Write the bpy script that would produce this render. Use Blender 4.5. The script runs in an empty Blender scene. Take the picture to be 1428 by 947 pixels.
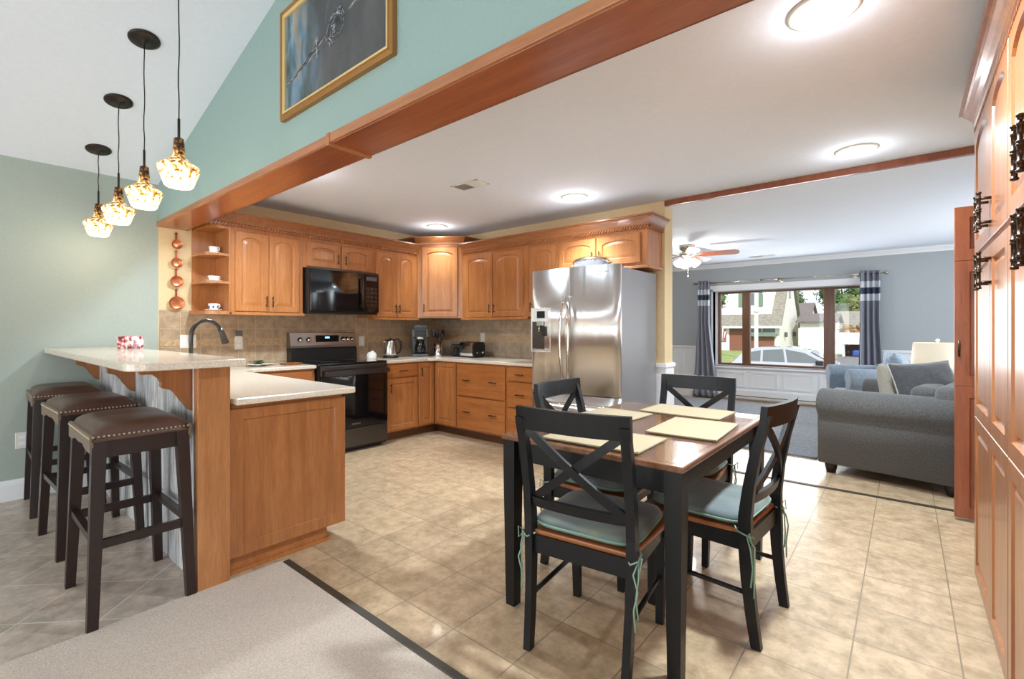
import bpy, bmesh, math, random
from mathutils import Vector, Matrix
random.seed(7)
PI = math.pi
S = bpy.context.scene
COL = S.collection
# ------------------------------------------------------------------ camera, world, lights, exposure
cd = bpy.data.cameras.new('camera'); cam = bpy.data.objects.new('camera', cd); COL.objects.link(cam)
cam.location = (0, 0, 1.225); cam.rotation_euler = (PI/2, 0, math.atan(548.4/658.5))
cd.sensor_width = 36; cd.lens = 658.5/1428*36; cd.shift_y = -14.5/1428; cd.clip_start = .02; cd.clip_end = 300
S.camera = cam
S.view_settings.view_transform = 'Standard'; S.view_settings.look = 'None'
S.view_settings.gamma = 1; S.view_settings.use_curve_mapping = False
S.view_settings.exposure = 0.33
W = bpy.data.worlds.new('sky'); S.world = W; W.use_nodes = True
bg = W.node_tree.nodes['Background']; bg.inputs[0].default_value = (.86, .93, 1, 1); bg.inputs[1].default_value = 1.15

def lamp(name, kind, loc, energy, color=(1, 1, 1), rot=(0, 0, 0), size=None, sizey=None, spread=None, radius=None, angle=None):
    l = bpy.data.lights.new(name, kind); l.energy = energy; l.color = color
    if kind == 'AREA':
        l.shape = 'RECTANGLE' if sizey else 'DISK'; l.size = size
        if sizey: l.size_y = sizey
        if spread: l.spread = spread
    if radius is not None: l.shadow_soft_size = radius
    if angle: l.angle = angle
    o = bpy.data.objects.new(name, l); COL.objects.link(o); o.location = loc; o.rotation_euler = rot
    return o
lamp('sun', 'SUN', (0, -20, 30), 3.2, (1, .96, .9), (math.radians(48), 0, math.radians(28)), angle=.02)
# unseen area lamps added as daylight from assumed windows behind the photographer
for x_ in (-3.9, -2.1, -.3): lamp('added_daylight_back', 'AREA', (x_, -3.5, 1.15), 36, (.95, .98, 1), (PI/2, 0, 0), .95, 2.1)  # split into narrow panels to streak the refrigerator doors
lamp('added_daylight_right', 'AREA', (2.9, -1.2, 1.2), 55, (.95, .98, 1), (PI/2, 0, PI/2), 3.0, 1.9)
lamp('window_light_living', 'AREA', (-1.57, 8.76, 1.22), 30, (.95, .98, 1), (-PI/2, 0, 0), 2.0, 1.2)
lamp('area_light_living_side', 'AREA', (1.9, 6.8, 1.4), 42, (.95, .98, 1), (PI/2, 0, PI/2), 2.2, 1.5)  # area lamp before the solid right wall of the living room

# ------------------------------------------------------------------ materials
def lin(c):
    return tuple(((x/255)/12.92 if x/255 <= .04045 else (((x/255)+.055)/1.055)**2.4) for x in c) + (1,)
M = {}
def mat(name, col, rough=.5, metal=0, **k):
    m = bpy.data.materials.new(name); m.use_nodes = True
    p = m.node_tree.nodes['Principled BSDF']
    p.inputs['Base Color'].default_value = lin(col); p.inputs['Roughness'].default_value = rough
    p.inputs['Metallic'].default_value = metal
    for a, v in k.items(): p.inputs[a.replace('_', ' ')].default_value = v
    M[name] = m
    return m
def nodes(m): return m.node_tree.nodes, m.node_tree.links, m.node_tree.nodes['Principled BSDF']
def coords(m, scale=(1, 1, 1), kind='Object', rot=(0, 0, 0)):
    N, L, p = nodes(m)
    mp = N.new('ShaderNodeMapping'); mp.inputs['Scale'].default_value = scale; mp.inputs['Rotation'].default_value = rot
    if kind == 'World':
        g = N.new('ShaderNodeNewGeometry'); L.new(g.outputs['Position'], mp.inputs[0])
    else:
        tc = N.new('ShaderNodeTexCoord'); L.new(tc.outputs[kind], mp.inputs[0])
    return mp
def noise(m, mp, scale, detail=3, rough=.5, dist=0):
    N, L, p = nodes(m); n = N.new('ShaderNodeTexNoise')
    n.inputs['Scale'].default_value = scale; n.inputs['Detail'].default_value = detail
    n.inputs['Roughness'].default_value = rough; n.inputs['Distortion'].default_value = dist
    L.new(mp.outputs[0], n.inputs['Vector']); return n
def ramp(m, src, stops):
    N, L, p = nodes(m); r = N.new('ShaderNodeValToRGB'); e = r.color_ramp.elements
    while len(e) < len(stops): e.new(.5)
    for el, (pos, c) in zip(e, stops): el.position = pos; el.color = lin(c)
    L.new(src, r.inputs[0]); return r
def mix(m, fac, a, b, mode='MIX'):
    N, L, p = nodes(m); x = N.new('ShaderNodeMix'); x.data_type = 'RGBA'; x.blend_type = mode
    if isinstance(fac, (int, float)): x.inputs[0].default_value = fac
    else: L.new(fac, x.inputs[0])
    for i, s in ((6, a), (7, b)):
        if isinstance(s, tuple): x.inputs[i].default_value = lin(s)
        else: L.new(s, x.inputs[i])
    return x.outputs[2]
def bump(m, src, strength=.2, dist=.01):
    N, L, p = nodes(m); b = N.new('ShaderNodeBump'); b.inputs['Strength'].default_value = strength
    b.inputs['Distance'].default_value = dist; L.new(src, b.inputs['Height']); L.new(b.outputs[0], p.inputs['Normal'])
def noisy(name, a, b, rough=.5, scale=8, stretch=(1, 1, 1), kind='Object', bmp=0, bscale=None, metal=0, lo=.35, hi=.65, **k):
    m = mat(name, a, rough, metal, **k); N, L, p = nodes(m)
    mp = coords(m, stretch, kind); n = noise(m, mp, scale, 4, .6)
    r = ramp(m, n.outputs[0], [(lo, a), (hi, b)]); L.new(r.outputs[0], p.inputs['Base Color'])
    if bmp:
        n2 = noise(m, coords(m, (1, 1, 1), kind), bscale or scale*6, 3, .6); bump(m, n2.outputs[0], bmp, .004)
    return m
def wood(name, a, b, rough=.35, axis=2, kind='Object', coat=.25, s=1.0):
    st = [14*s, 14*s, 14*s]; st[axis] = 1.1*s
    m = mat(name, a, rough); N, L, p = nodes(m)
    mp = coords(m, tuple(st), kind); n = noise(m, mp, 1.6, 5, .6, .6)
    mp2 = coords(m, tuple(x*5 for x in st), kind); n2 = noise(m, mp2, 2.0, 3, .6)
    mp3 = coords(m, (1.5, 1.5, 1.5), kind); n3 = noise(m, mp3, 1.7, 2, .5)
    r = ramp(m, n.outputs[0], [(.30, a), (.70, b)])
    c = mix(m, .16, r.outputs[0], ramp(m, n2.outputs[0], [(.3, tuple(int(v*.6) for v in a)), (.7, (255, 235, 205))]).outputs[0], 'OVERLAY')
    c = mix(m, .18, c, ramp(m, n3.outputs[0], [(.3, (95, 95, 95)), (.7, (165, 165, 165))]).outputs[0], 'OVERLAY')
    L.new(c, p.inputs['Base Color']); p.inputs['Coat Weight'].default_value = coat; p.inputs['Coat Roughness'].default_value = .15
    return m

wood('maple', (190, 128, 76), (168, 106, 56))
wood('maple_x', (188, 122, 68), (164, 98, 48), axis=0)
wood('maple_end', (176, 116, 70), (152, 94, 52), rough=.3)
wood('maple_crown', (160, 104, 62), (138, 84, 46), axis=0)
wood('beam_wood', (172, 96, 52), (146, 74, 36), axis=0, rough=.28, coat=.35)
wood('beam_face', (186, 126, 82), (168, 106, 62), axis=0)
wood('cherry_red', (156, 90, 58), (130, 66, 40), coat=.4)
wood('pantry_wood', (180, 118, 72), (152, 92, 52), rough=.34, coat=.3)
wood('toe_wood', (112, 70, 44), (92, 56, 34), axis=0)
wood('post_wood', (188, 130, 82), (164, 106, 62), rough=.35)
wood('table_top', (138, 94, 66), (104, 68, 46), axis=1, rough=.25, coat=.3)
wood('seat_wood', (170, 104, 54), (140, 80, 38), axis=0)
noisy('tealwall', (152, 176, 171), (148, 172, 167), .85, 60, kind='World', bmp=.15, bscale=300)
noisy('greenwall', (168, 178, 171), (164, 174, 167), .85, 60, kind='World', bmp=.1, bscale=300)
noisy('beigewall', (226, 202, 160), (220, 196, 154), .85, 40, kind='World')
noisy('greywall', (172, 178, 182), (168, 174, 178), .85, 40, kind='World')
noisy('ceilingpaint', (231, 238, 249), (228, 235, 246), .9, 40, kind='World')
mat('whitetrim', (235, 237, 240), .4)
mat('black_wood', (15, 15, 17), .38, Specular_IOR_Level=.35)
noisy('espresso', (44, 26, 22), (34, 20, 18), .35, 6, (1, 1, .2))
noisy('leather', (96, 68, 54), (72, 48, 38), .33, 7, bmp=.12, bscale=160, lo=.3, hi=.7)
mat('leather_sheen', (112, 94, 78), .42)  # side leather, its colour paled to stand in for reflected light
mat('nailhead', (190, 175, 150), .3, 1)
mat('bronze', (72, 56, 44), .35, .9)
mat('dark_bronze', (54, 48, 42), .4, .7)
mat('gunmetal', (78, 76, 74), .3, .85)
mat('steel', (205, 202, 198), .22, 1)
mat('chrome', (225, 225, 225), .1, 1)
mat('nickel', (190, 182, 168), .25, 1)
mat('dark_steel', (92, 88, 86), .28, .95)
mat('blackglass', (6, 6, 8), .06, 0, Coat_Weight=.5)
mat('blackplastic', (20, 20, 22), .35)
mat('greyplastic', (84, 86, 90), .35)
mat('display_lit', (120, 160, 200), .3)
mat('whiteplastic', (226, 223, 214), .4)
mat('porcelain', (245, 243, 238), .15, 0, Coat_Weight=.5)
mat('pattern_blue', (70, 90, 130), .4)
mat('copper', (205, 130, 90), .3, .9)
mat('copper_dark', (150, 80, 50), .4, .8)
mat('navy', (38, 52, 78), .8)
mat('gold', (166, 118, 64), .38, .5)
mat('gold_light', (228, 200, 140), .4, .4)
mat('rubber', (24, 24, 24), .7)
mat('red_lens', (170, 30, 30), .2)
mat('teal_tie', (130, 160, 140), .8)
mat('green_leaf', (70, 100, 60), .7)
mat('white_vinyl', (232, 232, 230), .6)
mat('piping', (200, 196, 186), .8)
mat('strip_dark', (58, 50, 36), .5)

# brushed steel of the refrigerator
m = mat('brushed', (214, 212, 210), .34, 1); N, L, p = nodes(m)
n = noise(m, coords(m, (6, 6, .3)), 1.6, 1, .5, .3); bump(m, n.outputs[0], .3, .03)
p.inputs['Anisotropic'].default_value = .9
mat('fridge_side', (150, 148, 150), .38, .5)
# stone worktop
m = mat('quartz', (226, 210, 190), .22, 0, Coat_Weight=.4); N, L, p = nodes(m)
n = noise(m, coords(m, (1, 1, 1)), 120, 4, .7); L.new(ramp(m, n.outputs[0], [(.35, (206, 188, 166)), (.6, (230, 216, 198))]).outputs[0], p.inputs['Base Color'])

def tiles(name, sx, sy, ox, oy, rot, base, base2, grout, gw=.006, rough=.3, kind='World', plane='xy', stag=0, bumpy=.4, coat=.2):
    m = mat(name, base, rough, 0, Coat_Weight=coat); N, L, p = nodes(m)
    g = N.new('ShaderNodeNewGeometry')
    src = g.outputs['Position']
    mp = N.new('ShaderNodeMapping')
    if plane == 'yz':
        sp = N.new('ShaderNodeSeparateXYZ'); L.new(src, sp.inputs[0]); cb = N.new('ShaderNodeCombineXYZ')
        L.new(sp.outputs[1], cb.inputs[0]); L.new(sp.outputs[2], cb.inputs[1]); src = cb.outputs[0]
    if plane == 'xz':
        sp = N.new('ShaderNodeSeparateXYZ'); L.new(src, sp.inputs[0]); cb = N.new('ShaderNodeCombineXYZ')
        L.new(sp.outputs[0], cb.inputs[0]); L.new(sp.outputs[2], cb.inputs[1]); src = cb.outputs[0]
    mp.inputs['Rotation'].default_value = (0, 0, rot); mp.inputs['Location'].default_value = (-ox, -oy, 0)
    L.new(src, mp.inputs[0])
    b = N.new('ShaderNodeTexBrick'); b.offset = stag; b.squash = 1
    b.inputs['Scale'].default_value = 1; b.inputs['Brick Width'].default_value = sx; b.inputs['Row Height'].default_value = sy
    b.inputs['Mortar Size'].default_value = gw/2; b.inputs['Mortar Smooth'].default_value = .2; b.inputs['Bias'].default_value = 0
    b.inputs['Color1'].default_value = (.35, .35, .35, 1); b.inputs['Color2'].default_value = (.65, .65, .65, 1)
    L.new(mp.outputs[0], b.inputs[0])
    cw = coords(m, (1, 1, 1), 'World')
    n1 = noise(m, cw, 11, 9, .72, .15); n2 = noise(m, cw, 3.2, 4, .6)
    c = ramp(m, n1.outputs[0], [(.33, base2), (.62, base)]).outputs[0]
    c = mix(m, .25, c, ramp(m, n2.outputs[0], [(.3, (110, 110, 115)), (.7, (150, 148, 140))]).outputs[0], 'OVERLAY')
    c = mix(m, .22, c, b.outputs['Color'], 'OVERLAY')
    c = mix(m, b.outputs['Fac'], c, grout)
    L.new(c, p.inputs['Base Color'])
    inv = N.new('ShaderNodeMath'); inv.operation = 'SUBTRACT'; inv.inputs[0].default_value = 1; L.new(b.outputs['Fac'], inv.inputs[1])
    bump(m, inv.outputs[0], bumpy, .004)
    return m
tiles('floor_tile', .315, .32, -.157, 1.33, 0, (206, 180, 146), (164, 136, 104), (138, 120, 98), rough=.30, coat=.12)
tiles('floor_tile_diag', .32, .32, .1, .05, PI/4, (212, 196, 180), (168, 152, 138), (218, 206, 192), rough=.32, coat=.1)
tiles('splash_a', .157, .157, 1.17, .912, 0, (196, 172, 142), (158, 132, 106), (192, 172, 146), .005, .4, plane='yz', coat=.1)
tiles('splash_b', .157, .157, -4.3, .912, 0, (196, 178, 154), (160, 142, 122), (194, 178, 156), .005, .4, plane='xz', coat=.1)
m = noisy('listello', (200, 172, 134), (164, 134, 100), .5, 60, (1, 1, 1), 'World', bmp=.6, bscale=70)
# carpets
def pile(name, a, b, sc=160):
    m = mat(name, a, .95); N, L, p = nodes(m); cw = coords(m, (1, 1, 1), 'World')
    n = noise(m, cw, sc, 4, .7); n2 = noise(m, cw, 3, 3, .5)
    c = ramp(m, n.outputs[0], [(.3, b), (.68, a)]).outputs[0]
    c = mix(m, .15, c, ramp(m, n2.outputs[0], [(.3, (105, 105, 105)), (.7, (150, 150, 150))]).outputs[0], 'OVERLAY')
    L.new(c, p.inputs['Base Color']); bump(m, n.outputs[0], .8, .006)
    p.inputs['Sheen Weight'].default_value = .2
pile('carpet', (222, 206, 188), (180, 162, 146))
pile('greyrug', (140, 143, 150), (92, 95, 102), 34)
# whitewashed plank face of the bar
m = mat('whitewash', (190, 192, 194), .7); N, L, p = nodes(m)
n = noise(m, coords(m, (26, 26, 3.5), 'World'), 1.2, 6, .75, .5)
b = N.new('ShaderNodeTexBrick'); b.offset = .45; b.inputs['Scale'].default_value = 1; b.inputs['Brick Width'].default_value = .62
b.inputs['Row Height'].default_value = .125; b.inputs['Mortar Size'].default_value = .004; b.inputs['Color1'].default_value = (.4, .4, .42, 1); b.inputs['Color2'].default_value = (.68, .68, .66, 1)
b.inputs['Mortar'].default_value = (.12, .1, .08, 1)
sp = N.new('ShaderNodeSeparateXYZ'); g = N.new('ShaderNodeNewGeometry'); L.new(g.outputs['Position'], sp.inputs[0]); cb = N.new('ShaderNodeCombineXYZ')
L.new(sp.outputs[2], cb.inputs[0]); L.new(sp.outputs[0], cb.inputs[1]); L.new(cb.outputs[0], b.inputs[0])
c = ramp(m, n.outputs[0], [(.34, (128, 116, 106)), (.52, (186, 188, 192)), (.7, (212, 214, 216))]).outputs[0]
L.new(mix(m, .55, c, b.outputs['Color'], 'OVERLAY'), p.inputs['Base Color'])
# fabrics
def fabric(name, a, b, sc=220, st=(1, 1, 1), bm=.3):
    m = noisy(name, a, b, .9, sc, st, bmp=bm, bscale=sc*1.2, lo=.3, hi=.7); m.node_tree.nodes['Principled BSDF'].inputs['Sheen Weight'].default_value = .25
fabric('sofa_grey', (104, 101, 98), (70, 69, 70), 120, (1, 1, .6))
fabric('pillow_dark', (88, 88, 90), (70, 70, 73), 60)
fabric('pillow_beige', (176, 168, 154), (150, 140, 126), 90, (1, 1, 3))
fabric('slip_blue', (150, 164, 178), (128, 144, 160), 30)
fabric('ruffle_blue', (186, 202, 218), (132, 154, 180), 22, (1, 1, 1), .8)
fabric('seat_light', (200, 206, 214), (176, 184, 196), 60)
fabric('placemat', (184, 165, 128), (150, 132, 98), 200)
m = mat('cushion_teal', (98, 118, 114), .85, Sheen_Weight=.3); N, L, p = nodes(m)
n = noise(m, coords(m, (1, 1, 1)), 5, 3, .5, .5); L.new(ramp(m, n.outputs[0], [(.4, (90, 98, 98)), (.6, (106, 114, 106)), (.72, (138, 138, 104))]).outputs[0], p.inputs['Base Color'])
mat('cushion_edge', (118, 152, 134), .85)
m = mat('curtain_cloth', (118, 122, 138), .8, Sheen_Weight=.3); N, L, p = nodes(m)
g = N.new('ShaderNodeNewGeometry'); sp = N.new('ShaderNodeSeparateXYZ'); L.new(g.outputs['Position'], sp.inputs[0])
r = ramp(m, sp.outputs[2], [(0, (128, 131, 144))]*1+[(.5, (128, 131, 144))]); r.color_ramp.interpolation = 'CONSTANT'
mr = N.new('ShaderNodeMapRange'); mr.inputs[1].default_value = 0; mr.inputs[2].default_value = 2.2; L.new(sp.outputs[2], mr.inputs[0]); L.new(mr.outputs[0], r.inputs[0])
e = r.color_ramp.elements
for z, c in ((1.64, (206, 210, 216)), (1.737, (44, 58, 84)), (1.833, (206, 210, 216)), (1.93, (128, 131, 144))):
    x = e.new(z/2.2); x.color = lin(c)
L.new(r.outputs[0], p.inputs['Base Color'])
# glass
m = bpy.data.materials.new('pane_glass'); m.use_nodes = True; N = m.node_tree.nodes; L = m.node_tree.links; N.clear()
o = N.new('ShaderNodeOutputMaterial'); t = N.new('ShaderNodeBsdfTransparent'); g = N.new('ShaderNodeBsdfGlossy'); g.inputs['Roughness'].default_value = .02
f = N.new('ShaderNodeFresnel'); f.inputs[0].default_value = 1.5; mx = N.new('ShaderNodeMixShader')
gm = N.new('ShaderNodeNewGeometry'); sb = N.new('ShaderNodeMath'); sb.operation = 'SUBTRACT'; sb.inputs[0].default_value = 1; L.new(gm.outputs['Backfacing'], sb.inputs[1]); ml = N.new('ShaderNodeMath'); ml.operation = 'MULTIPLY'; L.new(f.outputs[0], ml.inputs[0]); L.new(sb.outputs[0], ml.inputs[1])
L.new(ml.outputs[0], mx.inputs[0]); L.new(t.outputs[0], mx.inputs[1]); L.new(g.outputs[0], mx.inputs[2]); L.new(mx.outputs[0], o.inputs[0]); M['pane_glass'] = m
def emis(name, col, s):
    m = bpy.data.materials.new(name); m.use_nodes = True; p = m.node_tree.nodes['Principled BSDF']
    p.inputs['Base Color'].default_value = lin(col); p.inputs['Emission Color'].default_value = lin(col); p.inputs['Emission Strength'].default_value = s; M[name] = m; return m
emis('lamp_lens', (255, 250, 240), 5); emis('fan_glass', (255, 252, 245), 2.2); emis('lampshade', (250, 236, 210), .12)
emis('clock_digits', (140, 190, 255), 2)
m = emis('pendant_glass', (255, 235, 190), 1.0); N, L, p = nodes(m)
n = noise(m, coords(m, (1, 1, .8)), 58, 3, .6, .3); 
tcg = N.new('ShaderNodeTexCoord'); spz = N.new('ShaderNodeSeparateXYZ'); L.new(tcg.outputs['Object'], spz.inputs[0])
mr = N.new('ShaderNodeMapRange'); mr.inputs[1].default_value = 0; mr.inputs[2].default_value = .25; mr.inputs[3].default_value = .10; mr.inputs[4].default_value = -.22
L.new(spz.outputs[2], mr.inputs[0]); ad = N.new('ShaderNodeMath'); ad.operation = 'ADD'; L.new(n.outputs[0], ad.inputs[0]); L.new(mr.outputs[0], ad.inputs[1])
r = ramp(m, ad.outputs[0], [(.30, (60, 30, 14)), (.41, (190, 124, 40)), (.47, (244, 200, 110)), (.53, (255, 244, 214))])
L.new(r.outputs[0], p.inputs['Base Color']); L.new(r.outputs[0], p.inputs['Emission Color'])
mr2 = N.new('ShaderNodeMapRange'); mr2.inputs[1].default_value = .02; mr2.inputs[2].default_value = .17; mr2.inputs[3].default_value = 1.15; mr2.inputs[4].default_value = .02
L.new(spz.outputs[2], mr2.inputs[0]); L.new(mr2.outputs[0], p.inputs['Emission Strength'])
p.inputs['Roughness'].default_value = .2
# outdoors
noisy('lawn', (110, 130, 70), (150, 160, 96), .95, 3, kind='World', bmp=.5)
noisy('asphalt', (120, 118, 118), (104, 102, 102), .9, 4, kind='World')
m = mat('siding', (226, 224, 218), .7); N, L, p = nodes(m)
w = N.new('ShaderNodeTexWave'); w.bands_direction = 'Z'; w.wave_profile = 'SAW'; w.inputs['Scale'].default_value = 1.6; L.new(coords(m, (1, 1, 1), 'World').outputs[0], w.inputs[0])
L.new(ramp(m, w.outputs[0], [(0, (186, 184, 178)), (.12, (230, 228, 222))]).outputs[0], p.inputs['Base Color'])
noisy('shingle', (150, 146, 136), (118, 114, 104), .9, 6, kind='World')
noisy('shingle_dark', (120, 112, 112), (96, 90, 92), .9, 6, kind='World')
tiles('redbrick', .25, .085, 0, 0, 0, (150, 88, 70), (120, 66, 54), (150, 130, 118), .012, .8, plane='xz', stag=.5, coat=0)
mat('dark_window', (104, 112, 114), .15)
mat('sage', (110, 136, 120), .7)
mat('car_silver', (186, 190, 196), .25, .4, Coat_Weight=.8)
mat('car_white', (230, 230, 230), .25, 0, Coat_Weight=.8)
mat('flag_red', (180, 60, 60), .8); mat('flag_white', (225, 222, 220), .8)
mat('bark', (96, 78, 62), .9)
noisy('leaves', (92, 116, 64), (54, 78, 40), .8, .9, kind='World')
noisy('leaves_pale', (150, 150, 96), (96, 112, 66), .8, .9, kind='World')
noisy('leaves_rust', (170, 120, 80), (110, 110, 64), .8, 1.5, kind='World')
mat('tarp_blue', (60, 84, 160), .6)

# ------------------------------------------------------------------ mesh helpers
class MB:
    def __init__(s): s.bm = bmesh.new()
    def face(s, vs, smooth=False):
        try: f = s.bm.faces.new(vs); f.smooth = smooth; return f
        except ValueError: return None
    def box(s, x0, x1, y0, y1, z0, z1, bev=0, seg=2, smooth=False):
        bm = s.bm if not bev else bmesh.new()
        v = [bm.verts.new((x, y, z)) for z in (z0, z1) for y in (y0, y1) for x in (x0, x1)]
        for q in ((0, 2, 3, 1), (4, 5, 7, 6), (0, 1, 5, 4), (2, 6, 7, 3), (0, 4, 6, 2), (1, 3, 7, 5)): bm.faces.new([v[i] for i in q])
        if bev:
            bmesh.ops.bevel(bm, geom=list(bm.edges), offset=bev, segments=seg, profile=.5, affect='EDGES')
            for f in bm.faces: f.smooth = smooth
            s.merge(bm)
        return s
    def merge(s, bm, mtx=None):
        mp = {}
        for v in bm.verts: mp[v] = s.bm.verts.new(mtx @ v.co if mtx else v.co)
        for f in bm.faces: s.face([mp[v] for v in f.verts], f.smooth)
        bm.free()
    def ring(s, pts): return [s.bm.verts.new(p) for p in pts]
    def bridge(s, a, b, smooth=True, close=True):
        n = len(a)
        for i in range(n if close else n-1):
            j = (i+1) % n; s.face([a[i], a[j], b[j], b[i]], smooth)
    def tube(s, pts, r, n=10, cap=True, smooth=True):
        pts = [Vector(p) for p in pts]; rr = r if isinstance(r, (list, tuple)) else [r]*len(pts)
        prev = None; up = None
        for i, p in enumerate(pts):
            t = (pts[min(i+1, len(pts)-1)]-pts[max(i-1, 0)]).normalized()
            if up is None: up = Vector((0, 0, 1)) if abs(t.z) < .9 else Vector((1, 0, 0))
            a = t.cross(up).normalized(); b = a.cross(t).normalized(); up = b
            rg = s.ring([p+(a*math.cos(k*2*PI/n)+b*math.sin(k*2*PI/n))*rr[i] for k in range(n)])
            if prev: s.bridge(prev, rg, smooth)
            elif cap: s.face(rg[::-1])
            prev = rg
        if cap: s.face(prev)
        return s
    def bar(s, p, q, w, h=None, up=(0, 0, 1)):      # straight bar with rectangular section
        return s.rail([p, q], w, h or w, up)
    def rail(s, pts, w, h, up=(0, 0, 1), ws=None, hs=None):    # rectangular section swept on a path
        pts = [Vector(p) for p in pts]; up = Vector(up); prev = None
        for i, p in enumerate(pts):
            t = (pts[min(i+1, len(pts)-1)]-pts[max(i-1, 0)]).normalized()
            a = t.cross(up).normalized(); b = a.cross(t).normalized()
            ww = (ws[i] if ws else w)/2; hh = (hs[i] if hs else h)/2
            rg = s.ring([p+a*ww+b*hh, p-a*ww+b*hh, p-a*ww-b*hh, p+a*ww-b*hh])
            if prev: s.bridge(prev, rg, False)
            else: s.face(rg[::-1])
            prev = rg
        s.face(prev); return s
    def lathe(s, prof, c=(0, 0, 0), n=28, axis='z', smooth=True, caps=True):
        c = Vector(c); prev = None; first = None
        def P(r, h, k):
            a = k*2*PI/n; x, y = r*math.cos(a), r*math.sin(a)
            return c+(Vector((x, y, h)) if axis == 'z' else Vector((x, h, y)) if axis == 'y' else Vector((h, x, y)))
        for r, h in prof:
            rg = s.ring([P(max(r, .0002), h, k) for k in range(n)])
            if prev: s.bridge(prev, rg, smooth)
            else: first = rg
            prev = rg
        if caps: s.face(first[::-1]); s.face(prev)
        return s
    def prism(s, poly, a0, a1, plane='xz', smooth=False):   # polygon extruded along the third axis
        def P(u, v, w): return {'xz': (u, w, v), 'yz': (w, u, v), 'xy': (u, v, w)}[plane]
        A = s.ring([P(u, v, a0) for u, v in poly]); B = s.ring([P(u, v, a1) for u, v in poly])
        s.face(A[::-1]); s.face(B); s.bridge(A, B, smooth); return s
    def sweep(s, prof, path):      # prof (out, z) with out to the right of the path
        P = [Vector((x, y)) for x, y in path]; rows = []
        for i, p in enumerate(P):
            ns = []
            if i: d = (P[i]-P[i-1]).normalized(); ns.append(Vector((d.y, -d.x)))
            if i < len(P)-1: d = (P[i+1]-P[i]).normalized(); ns.append(Vector((d.y, -d.x)))
            n = sum(ns, Vector((0, 0))); n.normalize(); k = 1/max(.3, n.dot(ns[0]))
            rows.append(s.ring([(p.x+n.x*o*k, p.y+n.y*o*k, z) for o, z in prof]))
        for a, b in zip(rows, rows[1:]): s.bridge(a, b, False)
        s.face(rows[0][::-1]); s.face(rows[-1]); return s
    def grid(s, fn, nu, nv, smooth=True, closeu=False):
        g = [[s.bm.verts.new(fn(i/nu, j/nv)) for i in range(nu+(0 if closeu else 1))] for j in range(nv+1)]
        for j in range(nv):
            for i in range(nu):
                k = (i+1) % len(g[0]); s.face([g[j][i], g[j][k], g[j+1][k], g[j+1][i]], smooth)
        return g
    def pad(s, cx, cy, z0, z1, w, d, r=.05, puff=.35, n=8, mtx=None):      # soft cushion: rounded plan, domed faces
        bm2 = MB()
        def sup(a, e): return (abs(math.cos(a))**e*math.copysign(1, math.cos(a)), abs(math.sin(a))**e*math.copysign(1, math.sin(a)))
        K = 40; e = .35
        h = (z1-z0); rows = []
        L_ = [(0.0, .0), (.6, .01), (.86, .06), (.96, .2), (1, .5), (.96, .8), (.86, .94), (.6, .99+puff*.15), (0, 1+puff*.35)]
        for sc, t in L_:
            rows.append(bm2.ring([(cx+sup(2*PI*k/K, e)[0]*w/2*max(sc, .01), cy+sup(2*PI*k/K, e)[1]*d/2*max(sc, .01), z0+t*h) for k in range(K)]))
        for a, b in zip(rows, rows[1:]): bm2.bridge(a, b)
        bm2.face(rows[0][::-1], True); bm2.face(rows[-1], True)
        s.merge(bm2.bm, mtx); return s
    def build(s, name, material, parent=None, loc=None, wld=False, rot=None):
        bm = s.bm
        if wld and parent is not None:
            bmesh.ops.translate(bm, verts=bm.verts, vec=-parent.location)
        bmesh.ops.recalc_face_normals(bm, faces=bm.faces)
        me = bpy.data.meshes.new(name); bm.to_mesh(me); bm.free()
        me.materials.append(M[material] if isinstance(material, str) else material)
        o = bpy.data.objects.new(name, me); COL.objects.link(o)
        if parent is not None: o.parent = parent
        if loc: o.location = loc
        if rot: o.rotation_euler = rot
        return o
def thing(name, label, cat, loc=(0, 0, 0), rz=0, group=None):
    o = bpy.data.objects.new(name, None); COL.objects.link(o); o.location = loc; o.rotation_euler = (0, 0, rz)
    o.empty_display_size = .1
    return tag(o, label, cat, group)
def tag(o, label, cat, group=None, kind=None):
    o['label'] = label; o['category'] = cat
    if group: o['group'] = group
    if kind: o['kind'] = kind
    return o
def solo(mb, name, mt, label, cat, org=(0, 0, 0), group=None, rz=0, kind=None):   # a thing that is one mesh, origin at org, mesh given in world axes
    bmesh.ops.translate(mb.bm, verts=mb.bm.verts, vec=-Vector(org))
    o = mb.build(name, mt); o.location = org; return tag(o, label, cat, group, kind)
def struct(mb, name, mt, parent=None):
    o = mb.build(name, mt, parent)
    if parent is None: o['kind'] = 'structure'
    return o
def B(*a, **k): return MB().box(*a, **k)
def dup(root, loc=None, rz=None, label=None):
    def cp(o, par):
        c = o.copy(); COL.objects.link(c); c.parent = par
        for ch in list(o.children): cp(ch, c)
        return c
    c = cp(root, root.parent)
    if loc is not None: c.location = loc
    if rz is not None: c.rotation_euler = (0, 0, rz)
    if label: c['label'] = label
    return c
def arc(cx, cy, r, a0, a1, n): return [(cx+r*math.cos(a0+(a1-a0)*i/n), cy+r*math.sin(a0+(a1-a0)*i/n)) for i in range(n+1)]

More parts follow.
